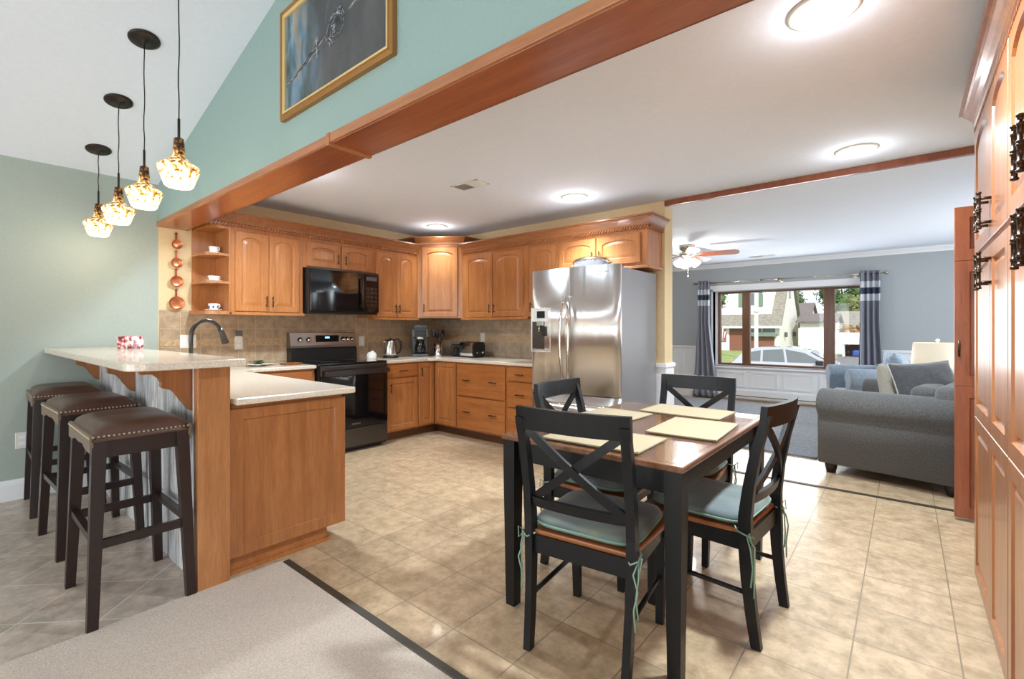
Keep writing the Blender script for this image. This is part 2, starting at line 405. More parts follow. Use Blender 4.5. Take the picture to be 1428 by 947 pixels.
# ------------------------------------------------------------------ room shell
XA, YB, BY0, BY1, BZ, CZ, LY, LZ = -4.92, 4.36, 1.167, 1.372, 2.10, 2.44, 8.85, 2.385
def vz(x): return 2.46+.258*(x-XA)
struct(B(XA, -2.52, -3.7, .905, -.06, 0), 'floor', 'floor_tile_diag')
struct(B(-2.52, 3.2, -3.7, 1.145, -.06, .008), 'floor_carpet', 'carpet')
mb = MB(); mb.box(XA, 1.2, 1.145, LY+.1, -.06, 0); mb.box(XA, -2.52, .905, 1.145, -.06, 0)
struct(mb, 'floor_kitchen', 'floor_tile')
struct(B(-2.5, 3.2, 1.13, 1.165, -.01, .012, .003), 'trim_carpet', 'strip_dark')
mb = MB(); mb.box(-1.75, .62, 4.325, 4.365, -.01, .006, .002)
struct(mb, 'trim_threshold', 'strip_dark')
# left wall: family room teal, kitchen beige, living grey
struct(MB().prism([(-3.7, 0), (BY0+.1, 0), (BY0+.1, 2.6), (-3.7, 2.6)], XA-.12, XA, 'yz'), 'wall_left', 'greenwall')
struct(B(XA-.12, XA+.002, BY0+.003, YB, 0, CZ+.05), 'wall_kitchen_left', 'beigewall')
struct(B(XA-.12, XA, YB+.02, LY+.4, 0, CZ+.05), 'wall_living_left', 'greywall')
# wall behind the refrigerator
struct(B(XA, -1.75, YB, YB+.19, 0, CZ+.05), 'wall_kitchen_back', 'beigewall')
mb = MB(); mb.box(-1.985, -1.735, YB-.012, YB+.2, 0, .86); mb.box(-2.0, -1.722, YB-.028, YB+.21, .86, .90, .006)
mb.box(-1.95, -1.77, YB-.02, YB-.01, .12, .78); struct(mb, 'trim_wainscot_end', 'whitetrim')
# header wall of teal over the cased beam
poly = [(XA, BZ+.03), (2.2, BZ+.03), (2.2, vz(1.0)), (1.0, vz(1.0)), (XA, vz(XA))]
struct(MB().prism(poly, BY0, BY1, 'xz'), 'wall_header', 'tealwall')
hb = thing('ceiling_beam', 'long stained wood cased beam under the teal header wall', 'beam', (XA, BY0, BZ))
hb['kind'] = 'structure'
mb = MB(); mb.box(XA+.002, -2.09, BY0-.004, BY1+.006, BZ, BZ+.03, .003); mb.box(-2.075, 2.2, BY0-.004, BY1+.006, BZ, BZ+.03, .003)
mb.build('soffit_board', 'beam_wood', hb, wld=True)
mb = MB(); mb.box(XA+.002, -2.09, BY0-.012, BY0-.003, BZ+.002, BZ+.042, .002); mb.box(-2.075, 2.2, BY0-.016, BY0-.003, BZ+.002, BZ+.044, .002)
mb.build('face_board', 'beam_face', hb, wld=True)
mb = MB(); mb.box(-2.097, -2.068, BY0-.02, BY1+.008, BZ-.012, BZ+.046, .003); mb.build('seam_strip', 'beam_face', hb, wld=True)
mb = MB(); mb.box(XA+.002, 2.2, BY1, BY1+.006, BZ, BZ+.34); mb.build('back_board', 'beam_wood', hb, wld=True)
# ceilings
mb = MB(); mb.prism([(XA-.1, vz(XA-.1)), (1.0, vz(1.0)), (3.3, vz(1.0)-.2), (3.3, vz(1.0)), (1.0, vz(1.0)+.15), (XA-.1, vz(XA-.1)+.15)], -3.8, BY0+.001, 'xz')
struct(mb, 'ceiling_vault', 'ceilingpaint')
struct(B(XA-.1, 1.3, BY1, YB+.03, CZ, CZ+.1), 'ceiling', 'ceilingpaint')
struct(B(XA-.1, 2.3, YB+.0301, LY+.4, LZ, LZ+.15), 'ceiling_living', 'ceilingpaint')
struct(B(-1.75, 1.0, YB-.01, YB+.145, LZ+.003, CZ-.003, .003), 'trim_opening', 'cherry_red')
# right side of the house
struct(B(.87, 1.0, BY0+.02, YB+.19, 0, CZ+.05), 'wall_right', 'beigewall')
struct(B(.64, 1.0, YB-.02, YB+.19, 0, LZ), 'wall_opening_side', 'greywall')
struct(B(2.1, 2.2, YB, LY+.4, 0, LZ), 'wall_living_right', 'greywall')
struct(B(1.0, 2.2, YB+.1, YB+.19, 0, LZ), 'wall_living_front', 'greywall')
struct(B(3.1, 3.2, -3.8, BY1, 0, 4.2), 'wall_family_right', 'greenwall')
struct(B(XA-.1, 3.2, -3.8, -3.7, 0, 4.2), 'wall_family_back', 'greenwall')
struct(B(2.2, 3.2, BY0, BY1, 0, 4.2), 'wall_family_front', 'greenwall')
struct(B(.99, 3.2, BY0+.02, BY1, 0, BZ+.03), 'wall_front', 'greenwall')
mb = MB(); mb.sweep([(.0, .0), (.018, .0), (.018, .11), (.012, .135), (.004, .145), (0, .145)], [(XA, -3.7), (XA, .77)])
struct(mb, 'baseboard_left', 'whitetrim')
# living room window wall
wx0, wx1, wz0, wz1 = -2.66, -.42, .575, 1.93
mb = MB(); mb.box(XA, wx0, LY, LY+.14, 0, LZ); mb.box(wx1, 2.2, LY, LY+.14, 0, LZ); mb.box(wx0, wx1, LY, LY+.14, 0, wz0); mb.box(wx0, wx1, LY, LY+.14, wz1, LZ)
struct(mb, 'wall_far', 'greywall')
mb = MB()      # box bay lining
mb.box(wx0-.03, wx0, LY-.01, LY+.42, wz0, wz1); mb.box(wx1, wx1+.03, LY-.01, LY+.42, wz0, wz1)
mb.box(wx0-.03, wx1+.03, LY-.01, LY+.42, wz1-.03, wz1); mb.box(wx0-.06, wx1+.06, LY-.05, LY+.42, wz0-.035, wz0, .006)
mb.box(wx0-.05, wx1+.05, LY-.018, LY, wz1-.0, wz1+.07)
struct(mb, 'trim_bay', 'whitetrim')
wn = thing('window_1', 'three part picture window with brown mullions', 'window', (-1.57, LY+.35, wz0)); wn['kind'] = 'structure'
FY = LY+.32
wood('window_wood', (128, 84, 54), (104, 64, 40), rough=.4)
mb = MB()
for x0, x1 in ((wx0, wx0+.045), (-2.245, -2.12), (-1.02, -.87), (wx1-.045, wx1)): mb.box(x0, x1, FY-.03, FY+.05, wz0, wz1-.03, .004)
mb.box(wx0, wx1, FY-.025, FY+.045, wz0, wz0+.035, .003); mb.box(wx0, wx1, FY-.025, FY+.045, wz1-.06, wz1-.03, .003)
mb.build('window_frame', 'window_wood', wn, wld=True)
for x0, x1 in ((wx0+.045, -2.245), (-2.12, -1.02), (-.87, wx1-.045)): B(x0, x1, FY, FY+.006, wz0+.035, wz1-.06).build('pane', 'pane_glass', wn, wld=True)
# wainscot, chair rail, crown
mb = MB()
def wains(x0, x1, zt, y=LY):
    mb.box(x0, x1, y-.012, y, 0, zt); mb.box(x0, x1, y-.03, y-.012, 0, .12)
def wpanel(x0, x1, z0, z1, y=LY-.012):
    for a in ((x0, x1, z0, z0+.025), (x0, x1, z1-.025, z1), (x0, x0+.025, z0+.025, z1-.025), (x1-.025, x1, z0+.025, z1-.025)):
        mb.box(a[0], a[1], y-.012, y, a[2], a[3])
wains(XA, wx0-.06, .9); wains(wx0-.06, wx1+.06, wz0-.04); wains(wx1+.06, 2.1, .9)
mb.box(XA, wx0-.06, LY-.035, LY-.01, .88, .92, .005); mb.box(wx1+.06, 2.1, LY-.035, LY-.01, .88, .92, .005)
for a in ((-4.8, -4.0), (-3.9, -3.3), (-3.2, -2.78)): wpanel(a[0], a[1], .2, .8)
for a in ((-2.6, -2.12), (-2.04, -1.62), (-1.54, -1.12), (-1.04, -.5)): wpanel(a[0], a[1], .22, .49)
for a in ((-.3, .5), (.6, 1.5)): wpanel(a[0], a[1], .2, .8)
struct(mb, 'trim_wainscot', 'whitetrim')
mb = MB(); mb.sweep([(0, LZ), (0, LZ-.075), (.01, LZ-.075), (.02, LZ-.05), (.05, LZ-.02), (.06, LZ)], [(XA, LY), (2.1, LY)])
struct(mb, 'trim_crown', 'whitetrim')
mb = MB(); mb.sweep([(0, .03), (.055, .03), (.065, .06), (.065, .17), (.05, .19), (0, .2)], [(-3.0, LY-.03), (.9, LY-.03)])
h = solo(mb, 'baseboard_heater', 'whitetrim', 'long white baseboard heater along the wall under the picture window', 'heater', (-1.2, LY-.03, .03))
mb = B(-3.0, .9, LY-.1, LY-.094, .075, .085); x = mb.build('heater_slot', 'gunmetal', h, wld=True)
mb = MB(); mb.prism([(-3.6, 5.25), (-.64, 5.25), (-.64, 6.70), (.9, 6.72), (.9, 8.5), (-3.6, 8.5)], .001, .016, 'xy')
solo(mb, 'area_rug', 'greyrug', 'thick mottled grey rug on the living room floor before the sofa', 'rug', (-2.0, 6.9, 0))
# backsplash
mb = MB(); mb.box(XA+.002, XA+.011, BY0+.01, YB, .88, 1.39); struct(mb, 'trim_backsplash_left', 'splash_a')
mb = MB(); mb.box(XA+.01, -1.99, YB-.010, YB-.0005, .88, 1.37); struct(mb, 'trim_backsplash_back', 'splash_b')
mb = MB(); mb.box(XA+.002, XA+.015, BY0+.012, YB, 1.075, 1.135, .002); mb.box(XA+.015, -2.72, YB-.014, YB-.001, 1.075, 1.135, .002); struct(mb, 'trim_listello', 'listello')

# ------------------------------------------------------------------ cabinet makers
def front_panel(mb, x0, x1, z0, z1, yb, yf, st=.055, arch=0, rec=.009, top=None, bev=.010, flat=False):
    """framed panel; front at yf (towards -y); arch = rise of the panel's curved top"""
    top = top or st; n = 14
    ix0, ix1, iz0, iz1 = x0+st, x1-st, z0+st, z1-top
    ot = [(x1-(x1-x0)*i/n, z1) for i in range(n+1)]
    def inner(o):
        a, b, c, d = ix0+o, ix1-o, iz0+o, iz1-o
        pts = [(a, c), (b, c)]
        for i in range(n+1):
            t = i/n; x = b-(b-a)*t; s_ = 2*t-1
            pts.append((x, (d-arch+arch*math.sqrt(max(0, 1-s_*s_*.92))-arch*(1-1)) if arch else d))
        return pts
    outer = [(x0, z0), (x1, z0)]+ot
    OB = mb.ring([(x, yb, z) for x, z in outer]); OF = mb.ring([(x, yf+.003, z) for x, z in outer])
    OF2 = mb.ring([(min(max(x, x0+.003), x1-.003), yf, min(max(z, z0+.003), z1-.003)) for x, z in outer])
    mb.bridge(OB, OF, False); mb.bridge(OF, OF2, False); mb.face(OB)
    I0 = mb.ring([(x, yf, z) for x, z in inner(0)]); I1 = mb.ring([(x, yf+rec, z) for x, z in inner(.006)])
    mb.bridge(OF2, I0, False); mb.bridge(I0, I1, False)
    if flat: mb.face(I1)
    else:
        I2 = mb.ring([(x, yf+rec, z) for x, z in inner(.012)]); I3 = mb.ring([(x, yf+rec*.35, z) for x, z in inner(.012+.022)])
        mb.bridge(I1, I2, False); mb.bridge(I2, I3, False); mb.face(I3)
def pull(mb, x, z, y, vert=True, L_=.10, r=.0045, out=.026):
    d = (0, 0, 1) if vert else (1, 0, 0)
    def P(t, o): return (x+d[0]*t, y-o, z+d[2]*t)
    for t in (-L_*.32, L_*.32): mb.tube([P(t, 0), P(t, out)], r*.9, 8)
    seq = [(-.5, .7), (-.49, 1.35), (-.45, 1.35), (-.445, 1.0), (-.36, 1.0), (-.355, 1.25), (-.30, 1.25), (-.295, 1.0), (-.05, 1.0), (-.045, 1.4), (-.015, 1.4), (-.01, 1.1), (.01, 1.1), (.015, 1.4), (.045, 1.4), (.05, 1.0), (.295, 1.0), (.30, 1.25), (.355, 1.25), (.36, 1.0), (.445, 1.0), (.45, 1.35), (.49, 1.35), (.5, .7)]
    if L_ < .12: seq = [(-.5, 1.3), (-.42, 1.3), (-.41, 1), (-.05, 1), (-.04, 1.4), (.04, 1.4), (.05, 1), (.41, 1), (.42, 1.3), (.5, 1.3)]
    mb.tube([P(t*L_, out) for t, _ in seq], [r*k for _, k in seq], 10)
def cabinet(name, label, loc, rz, w, d, z0, z1, fronts, toe=False, group=None, wd='maple', hl='bronze', extra=None, cat='cabinet'):
    t = thing(name, label, cat, loc, rz, group)
    mb = MB(); mb.box(0, w, 0, d, z0+(.1 if toe else 0), z1, .002)
    if extra: extra(mb)
    mb.build('cabinet_body', wd, t)
    if toe: B(0, w, .075, d, z0, z0+.1).build('toe_kick', 'toe_wood', t)
    for f in fronts:
        kind, x0, x1, a, b = f[:5]; o = f[5] if len(f) > 5 else {}
        mb = MB()
        if kind == 'slab': mb.box(x0, x1, -.02, 0, a, b, .004)
        else: front_panel(mb, x0, x1, a, b, 0, -.02, o.get('st', .05), o.get('arch', 0), top=o.get('top'), flat=o.get('flat', False))
        fr = mb.build('drawer' if kind in ('slab', 'drawer') else 'door', 'maple_x' if kind in ('slab', 'drawer') else wd, t)
        for h in o.get('h', []):
            mb = MB(); pull(mb, h[0], h[1], -.02, h[2] == 'v', *(h[3:] or ())); mb.build('handle', hl, fr)
    return t
RA = PI/2; RB = 0; RP = -PI/2
UF = .33
xa = XA+UF   # carcass face of uppers on the left wall: local origin (x, y) = (xa, y0)
G_UP = 'upper cabinets'
# open end shelf
t = thing('open_shelf', 'open corner end shelf unit holding three cups beside the hanging copper pans', 'shelf', (XA+.012, 1.415, 1.37))
B(XA+.003, XA+.014, 1.415, 1.62, 1.37, 2.14).build('back_panel', 'maple', t, wld=True)
B(XA+.014, XA+UF, 1.604, 1.62, 1.37, 2.14).build('side_panel', 'maple', t, wld=True)
def qshelf(z, th, o=0):
    x0, x1, y0, y1 = XA+.014, XA+UF+.0+o, 1.415-o, 1.604
    pts = [(x0, y1), (x0, y0), (x0+.09, y0)]+[(x0+.09+(x1-x0-.09)*math.sin(a), y1-.05-(y1-.05-y0)*math.cos(a)) for a in [PI/2*i/8 for i in range(1, 9)]]+[(x1, y1)]
    return MB().prism(pts, z, z+th, 'xy')
qshelf(1.355, .03, .02).build('bottom_board', 'maple', t, wld=True); qshelf(2.11, .03, .0).build('top_board', 'maple', t, wld=True)
for z in (1.625, 1.87): qshelf(z, .02).build('shelf_board', 'maple', t, wld=True)
ar = dict(arch=.045, top=.045, st=.052)
def upper(label, y0, y1, z0, z1, doors, **k):
    return cabinet('wall_cabinet', label, (xa, y0, 0), RA, y1-y0, UF-.004, z0, z1, doors, group=None, **k)
lip = lambda w, z, d=.02: (lambda mb: mb.box(-.004, w+.004, -d-.008, .1, z-.022, z+.004, .003))
w = .65
upper('two door arched maple wall cabinet left of the microwave, beside the open shelf', 1.622, 2.27, 1.375, 2.14,
      [('door', .03, .315, 1.385, 2.10, dict(h=[(.29, 1.48, 'v')], **ar)), ('door', .32, .605, 1.385, 2.10, dict(h=[(.345, 1.48, 'v')], **ar))], extra=lip(.648, 1.375))
upper('short two door maple wall cabinet directly above the microwave', 2.272, 3.078, 1.84, 2.14,
      [('door', .03, .395, 1.855, 2.10, dict(h=[(.36, 1.95, 'v')], arch=.04, top=.045, st=.052)), ('door', .41, .77, 1.855, 2.10, dict(h=[(.445, 1.95, 'v')], arch=.04, top=.045, st=.052))])
upper('two door arched maple wall cabinet right of the microwave, above the kettle', 3.08, 3.70, 1.355, 2.14,
      [('door', .03, .30, 1.365, 2.10, dict(h=[(.275, 1.46, 'v')], **ar)), ('door', .305, .575, 1.365, 2.10, dict(h=[(.33, 1.46, 'v')], **ar))], extra=lip(.62, 1.355))
# diagonal corner cabinet
t = thing('corner_cabinet', 'tall diagonal maple corner wall cabinet with a single arched door', 'cabinet', (-4.6, 4.1, 1.36))
yb = YB-UF
p0, p1 = Vector((xa, 3.703)), Vector((-4.14, yb))
MB().prism([(XA+.004, 3.703), (xa, 3.703), (-4.14, yb), (-4.14, YB-.004), (XA+.004, YB-.004)], 1.36, 2.25, 'xy').build('cabinet_body', 'maple', t, wld=True)
dl = (p1-p0).length; ang = math.atan2(p1.y-p0.y, p1.x-p0.x)
mb = MB(); front_panel(mb, .06, dl-.06, 1.375, 2.22, 0, -.02, .055, .05, top=.05)
dr = mb.build('door', 'maple', t, loc=(p0.x+4.6, p0.y-4.1, -1.36), rot=(0, 0, ang))
mb = MB(); pull(mb, .09, 1.48, -.02); mb.build('handle', 'bronze', dr)
CP = [(0, -.10), (.012, -.10), (.012, -.075), (.022, -.07), (.026, -.05), (.04, -.03), (.055, -.012), (.062, .0), (.075, .004), (.075, .018), (0, .018)]
def crown(path, z, parent, wd='maple_crown', sc=1.0):
    mb = MB(); mb.sweep([(o*sc, z+h*sc) for o, h in CP], path); mb.build('crown_moulding', wd, parent, wld=True)
crown([(XA+.01, 3.70), (xa, 3.70), (-4.13, yb), (-4.13, YB-.01)], 2.325, t)
# other wall
cabinet('wall_cabinet', 'two door arched maple wall cabinet above the toaster, right of the corner cabinet', (-4.138, yb, 0), 0, 1.018, UF-.004, 1.355, 2.14,
        [('door', .06, .50, 1.365, 2.10, dict(h=[(.47, 1.46, 'v')], **ar)), ('door', .51, .95, 1.365, 2.10, dict(h=[(.54, 1.46, 'v')], **ar))], extra=lip(1.018, 1.355))
cabinet('wall_cabinet', 'narrow single door maple wall cabinet left of the ones over the refrigerator', (-3.118, yb, 0), 0, .38, UF-.004, 1.355, 2.14,
        [('door', .02, .36, 1.365, 2.10, dict(h=[(.05, 1.46, 'v')], **ar))])
cabinet('wall_cabinet', 'short two door maple wall cabinet above the refrigerator, end of the row', (-2.736, yb, 0), 0, .96, UF-.004, 1.80, 2.14,
        [('door', .02, .44, 1.83, 2.10, dict(h=[(.41, 1.92, 'v')], arch=.045, top=.045, st=.052)), ('door', .46, .90, 1.83, 2.10, dict(h=[(.49, 1.92, 'v')], arch=.045, top=.045, st=.052))],
        extra=lambda mb: mb.box(-.004, .985, -.03, .3, 1.775, 1.80, .003))
def rope(mb, p, q, z, out):
    p, q = Vector((*p, z)), Vector((*q, z)); d = (q-p); n = int(d.length/.028); d.normalize(); o = Vector((d.y, -d.x, 0))*out
    for i in range(n):
        c = p+d*(i+.5)*.028+o
        mb.rail([c-d*.010-Vector((0, 0, .012)), c+d*.010+Vector((0, 0, .012))], .010, .016, up=Vector((d.y, -d.x, 0)))
for lab, path in (('stained crown moulding with rope carving above the range wall cabinets', [(XA+.02, 1.418), (xa, 1.418), (xa, 3.70)]),
                  ('stained crown moulding with rope carving above the refrigerator wall cabinets', [(-4.13, yb), (-1.775, yb), (-1.775, YB-.005)])):
    o = path[-2] if len(path) == 3 else path[0]
    mb = MB(); mb.sweep([(h[0]+.004, 2.235+h[1]) for h in CP], path); cr = solo(mb, 'crown_moulding', 'maple_crown', lab, 'moulding', (path[1][0], path[1][1], 2.135))
    mb = MB()
    for a, b in zip(path, path[1:]): rope(mb, a, b, 2.150, .022)
    mb.build('rope_carving', 'maple', cr, wld=True)

# base cabinets
CT = .885
xb = -4.30; ybf = 3.72
dm = XA; dA = xb-XA-.004
def base(label, loc, rz, w, d, fronts, **k): return cabinet('base_cabinet', label, loc, rz, w, d, 0, CT-.035, fronts, toe=True, **k)
base('base cabinet between the peninsula and the range, mostly hidden', (xb, 1.552, 0), RA, .688, dA, [('slab', .03, .66, .70, .83, {}), ('door', .03, .66, .12, .68, {})])
base('base cabinet right of the range with one drawer over a door', (xb, 3.022, 0), RA, .44, dA,
     [('slab', .012, .43, .695, .835, dict(h=[(.22, .765, 'h')])), ('door', .012, .43, .12, .68, dict(h=[(.06, .58, 'v')]))])
t = thing('corner_base_cabinet', 'corner base cabinet with two doors meeting at the inner corner', 'cabinet', (xb, ybf, 0))
MB().prism([(XA+.004, 3.464), (xb, 3.464), (xb, ybf), (-3.90, ybf), (-3.90, YB-.004), (XA+.004, YB-.004)], .1, CT-.035, 'xy').build('cabinet_body', 'maple', t, wld=True)
MB().prism([(XA+.004, 3.464), (xb-.075, 3.464), (xb-.075, ybf+.075), (-3.90, ybf+.075), (-3.90, YB-.004), (XA+.004, YB-.004)], 0, .1, 'xy').build('toe_kick', 'toe_wood', t, wld=True)
mb = MB(); front_panel(mb, .012, .236, .12, .835, 0, -.02, .045); d1 = mb.build('door', 'maple', t, loc=(0, 3.464-ybf, 0), rot=(0, 0, RA))
mb = MB(); pull(mb, .045, .73, -.02); mb.build('handle', 'bronze', d1)
mb = MB(); front_panel(mb, .04, .385, .12, .835, 0, -.02, .045); mb.build('door', 'maple', t)
base('wide base cabinet with two deep drawers below the toaster', (-3.898, ybf, 0), 0, .735, YB-ybf-.004,
     [('slab', .015, .72, .485, .835, dict(h=[(.17, .66, 'h'), (.56, .66, 'h')])), ('slab', .015, .72, .12, .465, dict(h=[(.17, .31, 'h'), (.56, .31, 'h')]))])
base('narrow base cabinet with three drawers beside the refrigerator', (-3.161, ybf, 0), 0, .385, YB-ybf-.004,
     [('slab', .015, .37, .695, .835, dict(h=[(.19, .765, 'h')])), ('slab', .015, .37, .43, .68, dict(h=[(.19, .56, 'h')])), ('slab', .015, .37, .12, .415, dict(h=[(.19, .29, 'h')]))])
# peninsula
t = thing('peninsula_cabinet', 'peninsula base cabinet with a large framed maple end panel', 'cabinet', (-2.55, 1.2, 0))
B(-4.29, -2.56, .905, 1.50, .1, CT-.035).build('cabinet_body', 'maple', t, wld=True)
B(-4.29, -2.585, .905, 1.42, 0, .1).build('toe_kick', 'maple_x', t, wld=True)
B(-2.585, -2.57, .905, 1.44, .0, .022).build('shoe_moulding', 'maple_x', t, wld=True)
mb = MB(); front_panel(mb, .0, .62, .095, CT-.055, 0, -.022, .062, 0, top=.055, flat=True); mb.build('end_panel', 'maple_end', t, loc=(.012-.02+.0, .89-1.2, 0), rot=(0, 0, RA))
# bar wall, post, corbels, bar top
t = thing('bar_wall', 'low bar wall faced with whitewashed planks and carrying the bar top', 'partition', (-3.7, .84, 0)); t['kind'] = 'thing'
B(XA+.002, -2.575, .785, .90, 0, 1.045).build('wall_core', 'beigewall', t, wld=True)
B(XA+.002, -2.575, .77, .785, 0, 1.045).build('plank_face', 'whitewash', t, wld=True)
mb = MB(); mb.box(-2.574, -2.515, .748, .886, 0, 1.047, .003); mb.build('end_post', 'post_wood', t, wld=True)
mb = MB(); mb.box(-2.60, -2.575, .752, .77, 0, 1.045, .002); mb.build('edge_trim', 'whitetrim', t, wld=True)
cpts = [(.77, .828), (.77, 1.045), (.55, 1.045), (.56, 1.02), (.598, 1.02), (.612, 1.012), (.628, .998), (.636, .978), (.634, .960), (.644, .951), (.662, .945), (.678, .940), (.692, .922), (.702, .908), (.712, .888), (.726, .872), (.738, .85), (.748, .838)]
for x in (-2.64, -3.76, -4.84):
    f = MB().prism(cpts, x-.022, x+.022, 'yz').build('corbel', 'maple_end', t, wld=True)
bt = [(XA+.003, .47), (-2.52, .47)]+arc(-2.49, .54, .07, -PI/2, 0, 6)[1:]+arc(-2.45, .90, .03, 0, PI/2, 4)+[(XA+.003, .93)]
bt = [(XA+.003, .47)]+arc(-2.50, .55, .08, -PI/2, 0, 7)+arc(-2.445, .905, .025, 0, PI/2, 4)+[(XA+.003, .93)]
def slab(pts, z0, z1, e=.006):
    mb = MB(); c = Vector((sum(p[0] for p in pts)/len(pts), sum(p[1] for p in pts)/len(pts)))
    mb.prism(pts, z0, z1, 'xy')
    bmesh.ops.recalc_face_normals(mb.bm, faces=mb.bm.faces)
    ed = [k for k in mb.bm.edges if abs(k.verts[0].co.z-k.verts[1].co.z) < 1e-6]
    bmesh.ops.bevel(mb.bm, geom=ed, offset=e, segments=2, profile=.5, affect='EDGES')
    return mb
solo(slab(bt, 1.048, 1.083), 'raised_countertop', 'quartz', 'raised speckled beige stone bar top over the three stools', 'countertop', (-3.7, .7, 1.048))
ct = [(XA+.013, .905), (-2.495, .905)]+arc(-2.50, 1.53, .02, 0, PI/2, 3)+[(-4.1, 1.55)]+[(-4.27+.0, 1.68)]+[(-4.27, 2.242), (XA+.013, 2.242)]
solo(slab(ct, CT-.033, CT), 'kitchen_counter', 'quartz', 'lower beige stone worktop of the peninsula turning the corner to the range', 'countertop', (-3.6, 1.2, CT-.033))
ct = [(XA+.016, 3.016), (-4.27, 3.016), (-4.27, 3.60), (-4.20, 3.69), (-2.76, 3.69), (-2.76, YB-.016), (XA+.016, YB-.016)]
solo(slab(ct, CT-.033, CT), 'kitchen_counter', 'quartz', 'beige stone worktop in the back corner between range and refrigerator', 'countertop', (-4.3, 4.0, CT-.033))

# pantry wall on the right
PX = .262
def pantry(label, yfar, ynear, split):
    w = yfar-ynear; s = yfar-split
    t = thing('pantry_cabinet', label, 'cabinet', (PX+.022, yfar, 0), RP, None)
    B(0, w, 0, .57, .0, 2.204).build('cabinet_body', 'pantry_wood', t)
    for (x0, x1, hx) in ((.004, s-.002, s-.045), (s+.002, w-.004, s+.045)):
        mb = MB(); front_panel(mb, x0, x1, 1.592, 2.205, 0, -.022, .06, .06, top=.06, rec=.012); d = mb.build('door', 'pantry_wood', t)
        mb = MB(); pull(mb, hx, 1.70, -.022, True, .15, .0068, .036); mb.build('handle', 'bronze', d)
        mb = MB(); front_panel(mb, x0, x1, .80, 1.568, 0, -.022, .06, 0, rec=.012)
        front_panel(mb, x0, x1, .025, .80, 0, -.022, .06, 0, rec=.012); d = mb.build('door', 'pantry_wood', t)
        mb = MB(); pull(mb, hx, 1.46, -.022, True, .15, .0068, .036); mb.build('handle', 'bronze', d)
    return t
pantry('far unit of the glossy full height pantry cabinets, next to the red door leaf', 3.25, 2.262, 2.70)
pantry('near unit of the glossy full height pantry cabinets at the photo edge', 2.26, 1.38, 1.80)
mb = MB(); mb.sweep([(o*.95, 2.305+h*1.0) for o, h in CP][::1], [(.85, 3.255), (PX+.02, 3.255), (PX+.02, 1.38)])
cr = solo(mb, 'crown_moulding', 'pantry_wood', 'glossy crown moulding with dentil bead along the top of the pantry', 'moulding', (PX+.02, 3.255, 2.205))
mb = MB()
for i in range(66): mb.box(PX-.003, PX+.012, 1.40+i*.028, 1.416+i*.028, 2.19, 2.206)
mb.build('dentil_bead', 'pantry_wood', cr, wld=True)
# the standing red leaf
t = thing('door_leaf', 'red stained panelled door leaf standing beyond the pantry by the sofa', 'door', (.243, 4.15, 0)); t['kind'] = 'thing'
mb = MB(); W_ = .39
for a, b, c_ in ((.02, .86, 0), (.86, 1.66, 0), (1.66, 2.005, 0)): front_panel(mb, 0, W_, a, b, .035, 0, .07, 0, rec=.012)
mb.build('door_panel', 'cherry_red', t)
mb = MB(); mb.tube([(.02, -.02, 1.05), (.02, -.02, 1.15)], .006); mb.tube([(.02, 0, 1.06), (.02, -.02, 1.06)], .004); mb.tube([(.02, 0, 1.14), (.02, -.02, 1.14)], .004); mb.build('handle', 'bronze', t)

# ------------------------------------------------------------------ range, microwave, refrigerator
t = thing('kitchen_range', 'freestanding black and dark steel electric range with five knobs', 'range', (-4.27, 2.63, 0))
ry0, ry1, rf = 2.252, 3.008, -4.245
B(XA+.02, rf, ry0, ry1, .03, .875, .003).build('range_body', 'blackplastic', t, wld=True)
B(XA+.07, rf+.012, ry0, ry1, .875, .893, .005).build('cooktop', 'blackglass', t, wld=True)
mb = MB(); mb.prism([(XA+.014, .88), (XA+.12, .88), (XA+.115, 1.01), (XA+.10, 1.03), (XA+.014, 1.03)], ry0+.004, ry1-.004, 'xz'); mb.build('backguard_base', 'blackplastic', t, wld=True)
mb = MB(); mb.prism([(XA+.014, 1.03), (XA+.105, 1.03), (XA+.105, 1.055), (XA+.08, 1.185), (XA+.06, 1.19), (XA+.014, 1.19)], ry0+.002, ry1-.002, 'xz')
mat('range_steel', (150, 142, 136), .3, 1); bgd = mb.build('backguard', 'range_steel', t, wld=True)
px0 = XA+.095
B(px0-.006, px0+.004, 2.53, 2.79, 1.075, 1.158).build('control_display', 'blackglass', bgd, loc=-t.location)
mb = MB(); mb.box(px0+.004, px0+.006, 2.63, 2.68, 1.125, 1.143); o = mb.build('clock_digits', 'clock_digits', bgd, loc=-t.location)
for y in (2.36, 2.45, 2.845, 2.895, 2.95):
    kb = MB().lathe([(.030, 0), (.030, .004), (.0, .005)], (px0-.003, y, 1.11), 20, 'x').build('knob_ring', 'blackplastic', t, wld=True)
    mb = MB(); mb.lathe([(.022, 0), (.021, .018), (.017, .028), (.0, .029)], (px0+.001, y, 1.11), 18, 'x'); mb.box(px0+.026, px0+.034, y-.003, y+.003, 1.092, 1.128)
    mb.build('knob', 'chrome', t, wld=True)
mb = MB()
for x, y, r in ((-4.72, 2.44, .08), (-4.72, 2.83, .10), (-4.43, 2.44, .11), (-4.43, 2.83, .08)):
    for rr in (r, r*.6): mb.lathe([(rr-.001, .8932), (rr+.001, .8936)], (x, y, 0), 40, caps=False)
mb.build('burner_ring', 'greyplastic', t, wld=True)
d = B(rf+.001, rf+.032, ry0+.006, ry1-.006, .245, .77, .006).build('oven_door', 'blackglass', t, wld=True)
d2 = B(rf+.001, rf+.030, ry0+.006, ry1-.006, .775, .872, .006).build('door_top_band', 'dark_steel', t, wld=True)
mb = MB()
for y in (ry0+.05, ry1-.05): mb.bar((rf+.03, y, .80), (rf+.07, y, .80), .02, .03)
